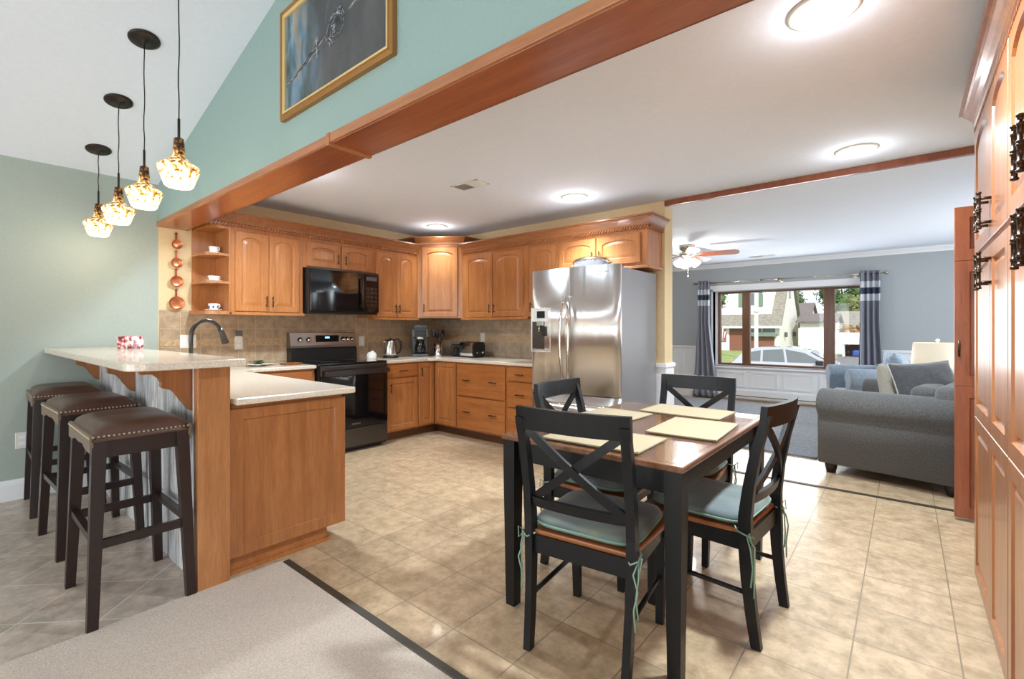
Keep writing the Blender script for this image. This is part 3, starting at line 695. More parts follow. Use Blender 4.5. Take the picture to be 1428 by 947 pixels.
mb.rail([(rf+.075, ry0+.02, .80), (rf+.078, ry0+.2, .80), (rf+.078, ry1-.2, .80), (rf+.075, ry1-.02, .80)], .022, .05); o = mb.build('handle', 'dark_steel', d, loc=-t.location)
B(rf+.001, rf+.032, ry0+.006, ry1-.006, .055, .238, .006).build('storage_drawer', 'dark_steel', t, wld=True)
mb = MB(); mb.box(XA+.1, rf-.05, ry0+.03, ry1-.03, 0, .035); mb.build('plinth', 'rubber', t, wld=True)
def text(s, parent, loc, size, rot, mt, name='lettering', ext=.0006):
    c = bpy.data.curves.new(name, 'FONT'); c.body = s; c.size = size; c.extrude = ext; c.align_x = 'CENTER'
    tmp = bpy.data.objects.new(name, c); me = bpy.data.meshes.new_from_object(tmp); bpy.data.objects.remove(tmp); me.materials.clear(); me.materials.append(M[mt])
    o = bpy.data.objects.new(name, me); COL.objects.link(o); o.parent = parent
    o.location = Vector(loc)-parent.location; o.rotation_euler = rot; return o
text('SAMSUNG', t, (rf+.0325, 2.63, .275), .022, (PI/2, 0, PI/2), 'chrome')
# microwave
mx, my0, my1 = -4.50, 2.285, 3.072
t = thing('microwave', 'black over the range microwave hung under the short cabinet', 'microwave', (-4.7, 2.68, 1.39))
B(XA+.013, mx, my0, my1, 1.385, 1.838, .004).build('microwave_body', 'blackplastic', t, wld=True)
d = B(mx+.001, mx+.03, my0+.002, my1-.19, 1.405, 1.825, .006).build('door', 'blackglass', t, wld=True)
B(mx+.03, mx+.032, my0+.09, my1-.30, 1.47, 1.70, .001).build('door_window', 'blackglass', d, loc=-t.location)
mb = MB()
for z in (1.47, 1.74): mb.bar((mx+.028, my1-.225, z), (mx+.062, my1-.225, z), .014, .014)
mb.tube([(mx+.062, my1-.225, 1.445), (mx+.067, my1-.225, 1.60), (mx+.062, my1-.225, 1.765)], .011, 10); mb.build('handle', 'blackplastic', d, loc=-t.location)
pn = B(mx+.001, mx+.028, my1-.187, my1-.002, 1.405, 1.825, .004).build('control_panel', 'blackglass', t, wld=True)
mb = MB()
for r_ in range(5):
    for q in range(3): mb.box(mx+.028, mx+.0295, my1-.16+q*.05, my1-.125+q*.05, 1.47+r_*.045, 1.495+r_*.045)
mb.build('keypad', 'dark_steel', t, wld=True)
B(mx+.028, mx+.0295, my1-.16, my1-.03, 1.75, 1.79).build('display', 'greyplastic', t, wld=True)
B(mx+.001, mx+.02, my0, my1, 1.826, 1.838).build('vent_grille', 'dark_steel', t, wld=True)

# refrigerator
fx0, fx1, fy, fz = -2.705, -1.80, 3.50, 1.765
t = thing('refrigerator', 'stainless french door refrigerator with ice dispenser behind the dining table', 'refrigerator', (-2.25, 3.9, 0))
B(fx0+.012, fx1-.012, fy+.085, 4.31, .02, fz-.02, .004).build('cabinet_body', 'fridge_side', t, wld=True)
def dome(x0, x1, z0, z1, dep=.035, wtot=(fx0, fx1), holes=None):
    mb = MB(); n = 22; c = (wtot[0]+wtot[1])/2; hw = (wtot[1]-wtot[0])/2
    def yy(x):
        u = (x-c)/hw; return fy+dep*(u*u)
    xs = [x0+(x1-x0)*i/n for i in range(n+1)]
    pts = [(x, yy(x)+(.012 if i in (0, n) else .003 if i in (1, n-1) else 0)) for i, x in enumerate(xs)]
    if holes is None: mb.prism([(x, y) for x, y in pts]+[(x1, fy+.08), (x0, fy+.08)], z0, z1, 'xy', False)
    for f in mb.bm.faces:
        if len(f.verts) == 4: f.smooth = abs(f.normal.z) < .5
    return mb, yy
mid = -2.275
mb, yy = dome(fx0, mid-.003, .66, fz); dl = mb.build('left_door', 'brushed', t, wld=True)
mb, yy = dome(mid+.003, fx1, .66, fz); dr = mb.build('right_door', 'brushed', t, wld=True)
mb, yy = dome(fx0, fx1, .06, .652); dz = mb.build('freezer_drawer', 'brushed', t, wld=True)
mb = MB(); mb.box(fx0+.03, fx1-.03, fy+.06, fy+.1, .0, .06); mb.build('base_grille', 'greyplastic', t, wld=True)
for dx, dd in ((mid-.035, dl), (mid+.035, dr)):
    mb = MB(); yb_ = yy(dx); k = 1 if dx > mid else -1
    pts = [(dx-k*.012+k*.020*math.sin(PI*i/14), yb_-.004-.062*math.sin(PI*(.06+.88*i/14))**.45, .74+.76*i/14) for i in range(15)]
    pts = [(dx, yb_+.004, .74)]+pts+[(dx, yb_+.004, 1.50)]
    mb.tube(pts, .0125, 12); mb.build('handle', 'chrome', dd, loc=-t.location)
mb = MB(); pts = [(fx0+.10+(fx1-fx0-.2)*i/14, fy-.055*math.sin(PI*(.04+.92*i/14))**.4, .575) for i in range(15)]
pts = [(fx0+.10, fy+.03, .575)]+pts+[(fx1-.10, fy+.03, .575)]; mb.tube(pts, .0125, 12); mb.build('handle', 'chrome', dz, loc=-t.location)
# dispenser
fxd = -2.577; yd = yy(fxd)
ds = thing('ice_dispenser', '', ''); del ds['label'], ds['category']; ds.parent = t; ds.location = Vector((fxd, yd, 1.22))-t.location
def dloc(mb, n, m_): return mb.build(n, m_, ds)
mb = MB(); mb.box(-.112, .112, -.010, .03, -.205, -.19); mb.box(-.112, .112, -.010, .03, .19, .20); mb.box(-.112, -.10, -.010, .03, -.19, .19); mb.box(.10, .112, -.010, .03, -.19, .19)
mb.box(-.10, .10, -.008, .03, .075, .19); dloc(mb, 'dispenser_frame', 'brushed')
mb = MB(); mb.grid(lambda u, v: (-.10+.2*u, -.004-.0*v, -.19+.265*v), 1, 1); dloc(mb, 'recess_back', 'dark_steel')
mb = MB(); mb.box(-.045, .045, -.012, -.007, .105, .17, .002); dloc(mb, 'touch_display', 'blackglass')
mb = MB(); mb.box(-.035, .035, -.030, -.004, .035, .078, .004); mb.tube([(-.01, -.018, .04), (-.01, -.022, -.02)], .008); dloc(mb, 'ice_chute', 'chrome')
mb = MB(); mb.box(.02, .07, -.02, -.006, -.06, .03, .006); dloc(mb, 'paddle', 'blackplastic')
mb = MB(); mb.box(-.095, .095, -.022, -.004, -.19, -.178, .002); dloc(mb, 'drip_tray', 'steel')
text('SAMSUNG', t, (-1.945, yy(-1.945)-.0015, 1.70), .024, (PI/2, 0, math.radians(2)), 'dark_steel')
# roaster on top of the refrigerator
t = thing('roasting_pot', 'domed stainless roasting pot sitting on top of the refrigerator', 'pot', (-2.22, 3.80, fz-.019))
mb = MB()
def oval(prof, sx=1, sy=.75, n=36):
    rows = [mb.ring([(r*sx*math.cos(k*2*PI/n), r*sy*math.sin(k*2*PI/n), z) for k in range(n)]) for r, z in prof]
    for a, b in zip(rows, rows[1:]): mb.bridge(a, b)
    mb.face(rows[0][::-1]); mb.face(rows[-1])
oval([(.15, 0), (.165, .01), (.17, .085), (.18, .09)]); mb.build('pot_body', 'chrome', t)
mb = MB(); oval([(.182, .09), (.18, .10), (.165, .118), (.12, .134), (.05, .142), (.001, .143)]); mb.build('lid', 'chrome', t)
mb = MB()
for k in (-1, 1): mb.tube([(k*.168, -.03, .07), (k*.20, -.03, .08), (k*.20, .03, .08), (k*.168, .03, .07)], .005)
mb.tube([(0, -.02, .14), (0, -.02, .16), (0, .02, .16), (0, .02, .14)], .005); mb.build('handle', 'chrome', t)

# ------------------------------------------------------------------ small things on the counters and walls
# kettle
t = thing('electric_kettle', 'brushed steel electric kettle with black handle left of the coffee maker', 'kettle', (-4.68, 3.37, CT))
mb = MB(); mb.lathe([(.09, 0), (.09, .018), (.078, .022)], n=30); mb.build('power_base', 'blackplastic', t)
mb = MB(); mb.lathe([(.076, .022), (.078, .05), (.070, .13), (.060, .19), (.055, .205)], n=30); mb.tube([(-.03, -.05, .185), (-.045, -.078, .205)], [.022, .010], 10); mb.build('kettle_body', 'steel', t)
mb = MB(); mb.lathe([(.056, .205), (.052, .216), (.012, .222), (.012, .232), (0, .234)], n=24); mb.build('lid', 'blackplastic', t)
mb = MB(); mb.rail([(.01, .045, .215), (.03, .085, .222), (.042, .118, .19), (.046, .122, .12), (.036, .10, .06), (.03, .07, .05)], .02, .018, up=(1, -.4, 0)); mb.build('handle', 'blackplastic', t)
# coffee maker
t = thing('coffee_maker', 'grey and black drip coffee maker in the back corner under the corner cabinet', 'coffee maker', (-4.66, 3.80, CT), math.radians(52))
mb = MB(); mb.box(-.10, .10, -.13, .12, 0, .035, .012); mb.build('base', 'greyplastic', t)
mb = MB(); mb.box(-.10, .10, .03, .12, .035, .30, .012); mb.build('water_tank', 'greyplastic', t)
mb = MB(); mb.box(-.105, .105, -.125, .12, .24, .345, .02); mb.box(-.09, .09, -.11, .11, .335, .40, .03, 3, True); mb.build('brew_head', 'greyplastic', t)
mb = MB(); mb.box(-.07, .07, -.135, -.12, .25, .33, .008); mb.build('control_panel', 'blackplastic', t)
mb = MB(); mb.lathe([(.066, .215), (.066, .255)], (0, -.055, 0), 26); mb.build('filter_band', 'chrome', t)
c = MB().lathe([(.05, .04), (.068, .06), (.07, .12), (.05, .17), (.045, .185)], (0, -.055, 0), 26).build('carafe', 'blackglass', t)
mb = MB(); mb.lathe([(.05, .185), (.05, .205), (.01, .21)], (0, -.055, 0), 24); mb.rail([(.0, -.10, .185), (.0, -.145, .18), (.0, -.15, .10), (.0, -.12, .08)], .022, .014, up=(1, 0, 0)); mb.build('carafe_handle', 'blackplastic', c)
# utensil holder
t = thing('utensil_crock', 'shiny steel utensil crock filled with kitchen tools', 'utensil holder', (-4.47, 3.93, CT))
mb = MB(); mb.lathe([(.05, 0), (.052, .01), (.052, .16), (.048, .16), (.047, .02)], n=26, caps=False); mb.lathe([(0, .0), (.05, .0)], n=26, caps=False); mb.build('crock', 'chrome', t)
for i, (a, l, kd) in enumerate(((.3, .30, 's'), (1.4, .33, 'f'), (2.6, .29, 's'), (3.7, .34, 'f'), (4.6, .31, 's'), (5.5, .32, 'f'))):
    ut = thing('kitchen_tool', 'dark kitchen tool standing in the steel crock', 'utensil', (-4.47, 3.93, CT+.012), a, 'kitchen tools in the steel crock')
    mb = MB(); mb.tube([(.0, 0, 0), (.05, 0, l*.7)], .004, 6); mb.build('shaft', 'blackplastic', ut)
    mb = MB()
    if kd == 's': mb.lathe([(.001, -.03), (.026, -.012), (.03, .005), (.02, .03), (.001, .038)], (.062, 0, l*.82), 12)
    else: mb.box(.045, .085, -.004, .004, l*.7-.005, l*.7+.09, .003)
    mb.build('head', 'blackplastic', ut)
# dark wire basket / knife block next to it
t = thing('wire_basket', 'dark round wire basket between the utensil crock and the toaster', 'basket', (-4.28, 4.05, CT))
mb = MB()
for k in range(14):
    a = 2*PI*k/14; mb.tube([(.05*math.cos(a), .05*math.sin(a), 0), (.06*math.cos(a), .06*math.sin(a), .09), (.05*math.cos(a), .05*math.sin(a), .15)], .0025, 5)
for z, r in ((.003, .05), (.05, .057), (.10, .06), (.15, .05)): mb.tube([(r*math.cos(a*PI/12), r*math.sin(a*PI/12), z) for a in range(25)], .003, 5)
mb.build('wire_frame', 'rubber', t)
mb = MB(); mb.lathe([(.03, .006), (.04, .03), (.036, .1), (.015, .13)], n=16); mb.build('filling', 'rubber', t)
# toaster
t = thing('toaster', 'two slot chrome toaster with black ends on the back counter', 'toaster', (-4.03, 4.08, CT), math.radians(-6))
mb = MB(); prof = [(-.078, .02), (-.085, .05), (-.085, .14), (-.07, .175), (-.045, .185), (.045, .185), (.07, .175), (.085, .14), (.085, .05), (.078, .02)]
mb.prism(prof, -.125, .115, 'yz'); mb.build('shell', 'chrome', t)
mb = MB(); mb.prism([(y*1.03, z*1.01) for y, z in prof], -.145, -.123, 'yz'); mb.prism([(y*1.03, z*1.01) for y, z in prof], .113, .145, 'yz'); mb.box(-.14, .14, -.07, .07, 0, .022, .004)
mb.box(-.10, .09, -.045, -.015, .185, .187); mb.box(-.10, .09, .015, .045, .185, .187); mb.build('end_caps', 'blackplastic', t)
mb = MB(); mb.box(.145, .17, -.018, .018, .12, .135, .004); mb.build('lever', 'blackplastic', t)
mb = MB(); mb.lathe([(.016, 0), (.014, .014)], (.145, .045, .06), 16, 'x'); mb.lathe([(.01, 0), (.009, .012)], (.145, -.045, .06), 12, 'x'); mb.build('knob', 'chrome', t)
# glass jar
t = thing('glass_jar', 'small lidded glass canister on the counter beside the range', 'jar', (-4.70, 3.13, CT))
mb = MB(); mb.lathe([(.05, 0), (.055, .01), (.055, .055), (.04, .07), (.04, .075)], n=20); mb.build('jar_body', 'porcelain', t)
mb = MB(); mb.lathe([(.042, .075), (.042, .088), (.012, .092), (.014, .11), (0, .114)], n=20); mb.build('lid', 'chrome', t)
# plate with greens and trivet on the range-side counter
t = thing('serving_plate', 'pale plate with green leaves on the counter near the sink', 'plate', (-4.62, 1.86, CT))
mb = MB(); mb.lathe([(.06, 0), (.09, .008), (.14, .018), (.142, .021), (.09, .012), (0, .010)], n=32); mb.build('dish', 'porcelain', t)
mb = MB()
for i in range(40):
    a = random.random()*6.28; r = random.random()*.07; h_ = .015+random.random()*.03
    x, y = r*math.cos(a), r*math.sin(a); q = random.random()*6.28; dx, dy = .03*math.cos(q), .03*math.sin(q)
    v = mb.ring([(x-dx, y-dy, h_-.005), (x+dy*.4, y-dx*.4, h_+.006), (x+dx, y+dy, h_), (x-dy*.4, y+dx*.4, h_+.004)]); mb.face(v)
mb.build('leaves', 'green_leaf', t)
t = thing('wood_trivet', 'flat wooden trivet lying left of the range', 'trivet', (-4.52, 2.12, CT))
mb = MB()
for i in range(5): mb.box(-.08, .08, -.075+i*.034, -.055+i*.034, .008, .018, .002)
mb.build('slats', 'seat_wood', t)
mb = MB(); mb.box(-.06, -.045, -.075, .08, 0, .008); mb.box(.045, .06, -.075, .08, 0, .008); mb.build('runner', 'seat_wood', t)
# faucet
t = thing('kitchen_faucet', 'dark gunmetal gooseneck faucet behind the bar', 'faucet', (-3.39, .972, CT))
mb = MB(); mb.lathe([(.03, 0), (.03, .006), (.024, .012), (.022, .12), (.018, .13)], n=20); mb.build('base', 'gunmetal', t)
mb = MB(); pts = [(0, 0, .13), (0, 0, .28)]+[(0, .085-.085*math.cos(a), .295+.10*math.sin(a)) for a in [PI*i/12 for i in range(1, 11)]]
mb.tube(pts, .0125, 14); mb.build('gooseneck', 'gunmetal', t)
e_ = Vector(pts[-1]); mb = MB(); mb.tube([e_, e_+Vector((0, .014, -.03)), e_+Vector((0, .03, -.085)), e_+Vector((0, .034, -.10))], [.014, .017, .022, .021], 14); mb.build('spray_head', 'gunmetal', t)
mb = MB(); mb.tube([(.02, 0, .08), (.05, 0, .09), (.07, 0, .15)], [.010, .009, .006], 10); mb.build('lever', 'gunmetal', t)
# napkin holder
t = thing('napkin_holder', 'small clear holder with pink patterned napkins on the bar top', 'napkin holder', (-4.22, .84, 1.083), math.radians(38))
mb = MB(); mb.box(-.085, .085, -.03, .03, 0, .004); mb.box(-.085, .085, -.03, -.026, .004, .085, .001); mb.box(-.085, .085, .026, .03, .004, .085, .001); mb.build('holder', 'pane_glass', t)
mat('napkin', (226, 150, 158), .8); nm = M['napkin']; N, L, p = nodes(nm)
n = noise(nm, coords(nm, (1, 1, 1)), 34, 2, .5); L.new(ramp(nm, n.outputs[0], [(.42, (250, 240, 236)), (.5, (226, 120, 130)), (.62, (120, 50, 50))]).outputs[0], p.inputs['Base Color'])
mb = MB(); 
for i in range(5): mb.box(-.078, .078, -.023+i*.0095, -.015+i*.0095, .004, .092-.002*abs(i-2), .002)
mb.build('napkins', 'napkin', t)
# outlets, switches
def plate(label, loc, rz, w=.075, h=.117, kind='outlet', cat='outlet'):
    t = thing('wall_plate', label, cat, loc, rz)
    mb = MB(); mb.box(-w/2, w/2, -.006, 0, -h/2, h/2, .003); mb.build('cover_plate', 'whiteplastic', t)
    mb = MB(); n = max(1, round(w/.05)) if w > .1 else 1
    for i in range(n):
        cx = -w/2+w*(i+.5)/n
        if kind == 'outlet':
            for z in (-.022, .022): mb.box(cx-.016, cx+.016, -.009, -.005, z-.014, z+.014, .003)
        else: mb.box(cx-.015, cx+.015, -.010, -.005, -.03, .03, .003)
    mb.build('socket' if kind == 'outlet' else 'rocker', 'whitetrim', t); return t
plate('wide white switch plate on the backsplash behind the faucet', (XA+.0125, 1.385, 1.115), RA, .125, .117, 'switch', 'switch')
plate('white outlet on the backsplash with a plug-in device, below the open shelf', (XA+.0125, 1.80, 1.09), RA)
plate('white outlet on the backsplash between range and kettle', (XA+.0125, 3.13, 1.085), RA)
plate('white outlet on the backsplash above the toaster', (-4.10, YB-.012, 1.12), 0)
plate('white outlet low on the teal wall beside the farthest stool', (XA+.001, .36, .42), RA)
t = thing('plug_in_device', 'clear plug-in night light stuck in the backsplash outlet under the shelf', 'night light', (XA+.022, 1.79, 1.13), RA)
mb = MB(); mb.box(-.028, .028, -.035, 0, -.02, .03, .006); mb.build('housing', 'whiteplastic', t); mb = MB(); mb.box(-.025, .025, -.05, -.015, .03, .075, .006); mb.build('lens', 'greyplastic', t)
# copper pans
for lab, z, r in (('tiny copper pan hanging topmost on the beige wall', 1.964, .037), ('second copper pan from the top on the beige wall', 1.804, .041),
                  ('third copper pan from the top on the beige wall', 1.640, .047), ('largest copper pan hanging lowest on the beige wall', 1.452, .056)):
    t = thing('copper_pan', lab, 'pan', (XA+.008, 1.295, z), 0, 'hanging copper pans')
    mb = MB(); mb.lathe([(.001, .012), (r*.8, .010), (r*.86, .012), (r, .034), (r+.003, .034), (r*.9, .0), (.001, .0)], n=28, axis='x', caps=False); mb.build('bowl', 'copper', t)
    mb = MB(); mb.box(.006, .010, -.007, .007, r*.9, r+.052, .001); mb.lathe([(.011, .005), (.011, .010)], (0, 0, r+.058), 12, 'x'); mb.build('handle', 'copper_dark', t)
    mb = MB(); mb.tube([(-.006, 0, r+.066), (.016, 0, r+.066), (.018, 0, r+.074)], .002, 6); mb.build('hook', 'bronze', t)
# cups and saucers
def cup(label, z, k, prof):
    loc = (-4.745, 1.535, z)
    sc = thing('saucer', 'white saucer under '+label, 'saucer', loc, 0, 'saucers on the open shelf')
    mb = MB(); mb.lathe([(.035, 0), (.04, .003), (.070, .012), (.071, .015), (.04, .007), (0, .006)], n=30); mb.build('dish', 'porcelain', sc)
    c = thing('tea_cup', label, 'cup', (loc[0], loc[1], z+.0075), math.radians(30), 'cups on the open shelf')
    mb = MB(); mb.lathe(prof+[(r-.003, h) for r, h in prof[::-1]], n=28, caps=False); mb.lathe([(0, .004), (prof[0][0], .004)], n=28, caps=False); b = mb.build('cup_body', 'porcelain', c)
    mb = MB(); H = prof[-1][1]; R_ = prof[-1][0]; mb.tube([(R_*.92, 0, H*.85), (R_+.016, 0, H*.9), (R_+.022, 0, H*.6), (R_*.9+.008, 0, H*.3), (R_*.75, 0, H*.3)], .003, 8); mb.build('handle', 'porcelain', c)
    if k:
        mb = MB()
        for a in range(7):
            q = a*2*PI/7; rr = (prof[1][0]+prof[2][0])/2+.0012; cx, cy = rr*math.cos(q), rr*math.sin(q); tx, ty = -math.sin(q), math.cos(q)
            v = mb.ring([(cx+tx*dx*.011+math.cos(q)*.001, cy+ty*dx*.011+math.sin(q)*.001, H*.5+dz*.012) for dx, dz in ((-1, 0), (0, -1), (1, 0), (0, 1))]); mb.face(v)
        mb.build('painted_flowers', 'pattern_blue', c)
cup('plain straight white cup on the top board of the open shelf', 1.89, 0, [(.026, 0), (.034, .02), (.037, .05), (.039, .062)])
cup('low rounded white cup on the middle board of the open shelf', 1.645, 0, [(.02, 0), (.036, .015), (.043, .035), (.047, .045)])
cup('white cup with blue flowers on the bottom board of the open shelf', 1.385, 1, [(.026, 0), (.036, .018), (.040, .042), (.043, .058)])
# painting
t = thing('framed_painting', 'gold framed dark painting of a propeller plane on the teal header wall', 'painting', (-2.067, BY0-.001, 2.62))
w, h = .4925, .29
mb = MB()
def frame(mb, w, h, fw, y0, y1, y2):
    O = [(-w, -h), (w, -h), (w, h), (-w, h)]
    def R_(k, y): return mb.ring([(x-math.copysign(k, x), y, z-math.copysign(k, z)) for x, z in O])
    rs = [R_(0, y0), R_(0, y1), R_(fw*.35, y2), R_(fw*.7, y1), R_(fw, y1+.006), R_(fw, y0)]
    for a, b in zip(rs, rs[1:]): mb.bridge(a, b, False)
frame(mb, w, h, .038, 0, -.022, -.03); mb.build('frame', 'gold', t)
mb = MB(); frame(mb, w-.030, h-.030, .014, -.002, -.026, -.028); mb.build('inner_liner', 'gold_light', t)
m = mat('canvas', (70, 74, 78), .6); N, L, p = nodes(m)
n1 = noise(m, coords(m, (3.2, 1, 1.3)), 1.5, 4, .6, .3); n2 = noise(m, coords(m, (6, 1, 2.0)), 1.3, 4, .55, .2)
tc = N.new('ShaderNodeTexCoord'); sp = N.new('ShaderNodeSeparateXYZ'); L.new(tc.outputs['Object'], sp.inputs[0])
mrx = N.new('ShaderNodeMapRange'); mrx.inputs[1].default_value = -.45; mrx.inputs[2].default_value = .05; mrx.inputs[3].default_value = 1; mrx.inputs[4].default_value = 0; L.new(sp.outputs[0], mrx.inputs[0])
mm = N.new('ShaderNodeMath'); mm.operation = 'MULTIPLY'; L.new(mrx.outputs[0], mm.inputs[0]); L.new(n1.outputs[0], mm.inputs[1])
base_ = ramp(m, n1.outputs[0], [(.3, (58, 62, 66)), (.7, (92, 92, 92))]).outputs[0]
warm = ramp(m, n2.outputs[0], [(.36, (58, 70, 68)), (.48, (92, 116, 124)), (.54, (110, 150, 178)), (.62, (168, 160, 140))]).outputs[0]
fm = N.new('ShaderNodeMapRange'); fm.inputs[1].default_value = .12; fm.inputs[2].default_value = .45; L.new(mm.outputs[0], fm.inputs[0])
L.new(mix(m, fm.outputs[0], base_, warm), p.inputs['Base Color'])
cv = B(-w+.04, w-.04, -.010, -.001, -h+.04, h-.04).build('canvas', 'canvas', t)
rnd = random.Random(3)
STR = {}
def stroke(x, z, l, w_, a, mt):
    mb = STR.setdefault(mt, MB()); c_, s_ = math.cos(a), math.sin(a); y = -.0103-rnd.random()*.0006
    mb.face(mb.ring([(x-c_*l, y, z-s_*l), (x+s_*w_, y, z-c_*w_), (x+c_*l, y, z+s_*l), (x-s_*w_, y, z+c_*w_)]))
for nm_, c_ in (('paint_pale', (168, 176, 180)), ('paint_dark', (46, 44, 46)), ('paint_rust', (112, 92, 84)), ('paint_blue', (104, 144, 176)), ('paint_cream', (170, 160, 140))): mat(nm_, c_, .6)
SL = .36
def wing(x0, x1, zc, th0, th1, n, cols):
    for i in range(n):
        u = rnd.random(); x = x0+(x1-x0)*u; th = th0+(th1-th0)*u
        stroke(x, zc+(x)*SL*.75+rnd.gauss(0, 1)*th*.5, rnd.uniform(.012, .035), rnd.uniform(.0015, .004), math.atan(SL*.75)+rnd.gauss(0, .1), rnd.choice(cols))
wing(-.44, .02, .005, .004, .022, 120, ('paint_dark', 'paint_rust', 'paint_rust', 'paint_pale', 'paint_dark'))
wing(.16, .45, -.005, .012, .003, 50, ('paint_pale', 'paint_cream', 'paint_rust'))
for i in range(190):      # nose and engine
    a = rnd.random()*6.28; q = rnd.random()**.6
    stroke(.04+.085*q*math.cos(a), .005+.075*q*math.sin(a)+.02*math.cos(a), rnd.uniform(.008, .022), rnd.uniform(.0015, .004), a+PI/2+rnd.gauss(0, .5), rnd.choice(('paint_dark', 'paint_dark', 'paint_rust', 'paint_blue' if q > .6 else 'paint_dark', 'paint_pale')))
for i in range(60):
    a = rnd.random()*6.28; q = rnd.random()
    stroke(-.13+.03*q*math.cos(a), -.03+.05*q*math.sin(a), rnd.uniform(.006, .016), rnd.uniform(.0015, .0035), PI/2+rnd.gauss(0, .4), rnd.choice(('paint_pale', 'paint_rust', 'paint_dark', 'paint_cream')))
for i in range(46):
    a = .5+2.6*i/46; stroke(.07+.12*math.cos(a), .045+.15*math.sin(a), .011, .0011, a+PI/2, 'paint_blue')
    if i % 2: a = 4.2+1.8*i/46; stroke(.09+.10*math.cos(a), -.01+.11*math.sin(a), .012, .0010, a+PI/2, 'paint_rust')
for k_, mb in STR.items(): mb.build('brushwork', k_, cv)

# ------------------------------------------------------------------ lamps
def downlight(label, x, y, e=26, z=CZ, sp=150, g=2.2):
    t = thing('recessed_light', label, 'ceiling light', (x, y, z), 0, None)
    MB().lathe([(.088, .0), (.122, -.0005), (.122, -.006), (.105, -.012), (.088, -.008)], n=40, caps=False).build('trim_ring', 'whiteplastic', t)
    MB().lathe([(.0885, -.004), (.05, -.0045), (0, -.005)], n=40, caps=False).build('lens', 'lamp_lens', t)
    l = lamp('recessed_light_bulb', 'AREA', (0, 0, -.03), e*.72, (.76, .90, 1), (0, 0, 0), .16, spread=math.radians(sp)); l.parent = t
    l = lamp('recessed_light_glow', 'POINT', (0, 0, -.11), g, (.95, .97, 1), radius=.05); l.parent = t
downlight('round recessed ceiling light nearest the camera, at the top edge', -.24, 2.14, 62)
downlight('round recessed ceiling light near the cherry trimmed living room opening', -.255, 3.95, 45)
downlight('round recessed ceiling light before the refrigerator cabinets', -2.335, 3.70, 28, sp=95, g=2.5)
downlight('round recessed ceiling light above the corner cabinet', -4.25, 3.72, 6, sp=90, g=2.3)
downlight('round recessed ceiling light added over the sink as fill, unseen behind the beam', -3.55, 1.68, 48, g=3)  # extra fill lamp, out of view, brightening the sink side
def vent(label, x, y, w, d, z):
    t = thing('ceiling_vent', label, 'vent', (x, y, z))
    mb = MB(); mb.box(-w/2, w/2, -d/2, -d/2+.015, -.006, -.001); mb.box(-w/2, w/2, d/2-.015, d/2, -.006, -.001); mb.box(-w/2, -w/2+.015, -d/2, d/2, -.006, -.001); mb.box(w/2-.015, w/2, -d/2, d/2, -.006, -.001); mb.build('vent_frame', 'whiteplastic', t)
    B(-w/2+.01, w/2-.01, -d/2+.01, d/2-.01, -.002, -.001).build('duct_opening', 'greyplastic', t)
    mb = MB(); n = int(w/.016)
    for i in range(n): x_ = -w/2+.016+i*.016; k = .006 if i < n/2 else -.006; mb.rail([(x_, -d/2+.012, -.004), (x_, d/2-.012, -.004)], .010, .0012, up=(k, 0, .006))
    mb.build('louvres', 'whiteplastic', t)
vent('white louvred ceiling vent in the kitchen ceiling', -2.82, 2.83, .30, .16, CZ)
vent('white louvred ceiling vent far off in the living room ceiling', -1.75, 8.3, .36, .14, LZ)
# pendants
def pendant(label, x, zb=1.912):
    y = .724; zt = vz(x); L_ = zt-zb
    t = thing('pendant_lamp', label, 'pendant lamp', (x, y, zb), 0, 'pendants over the bar')
    K = 30
    mb = MB(); prof = [(.052, 0), (.060, .006), (.086, .082), (.088, .092), (.080, .104), (.045, .128), (.030, .142), (.026, .165), (.021, .232), (.016, .236)]
    mb.lathe(prof, n=32, caps=False); mb.build('glass_shade', 'pendant_glass', t)
    MB().lathe([(.001, .02), (.03, .03), (.032, .07), (.015, .10), (.012, .13)], n=16).build('bulb', 'lamp_lens', t)
    mb = MB(); mb.tube([(0, 0, .225), (0, 0, .33)], .006, 8); mb.build('stem', 'dark_bronze', t)
    mb = MB(); n = 10; mb.tube([(.003*math.sin(i*1.9), .002*math.cos(i*1.3) if 0 < i < n else 0, .33+(L_-.34)*i/n) for i in range(n+1)], .0028, 6); mb.build('cord', 'dark_bronze', t)
    mb = MB(); mb.lathe([(.075, 0), (.075, -.006), (.06, -.012), (.012, -.016), (.010, -.03), (0, -.032)], n=32)
    mb.build('canopy', 'dark_bronze', t, loc=(0, 0, L_-.001), rot=(0, -math.atan(.258), 0))
    l = lamp('pendant_bulb', 'POINT', (0, 0, -.03), 2.6, (1, .86, .62), radius=.04); l.parent = t
pendant('speckled amber glass pendant lamp, nearest and rightmost of the row', -2.70)
pendant('speckled amber glass pendant lamp, second from the right of the row', -3.32)
pendant('speckled amber glass pendant lamp, second from the left of the row', -3.94)
pendant('speckled amber glass pendant lamp, farthest and leftmost of the row', -4.57)

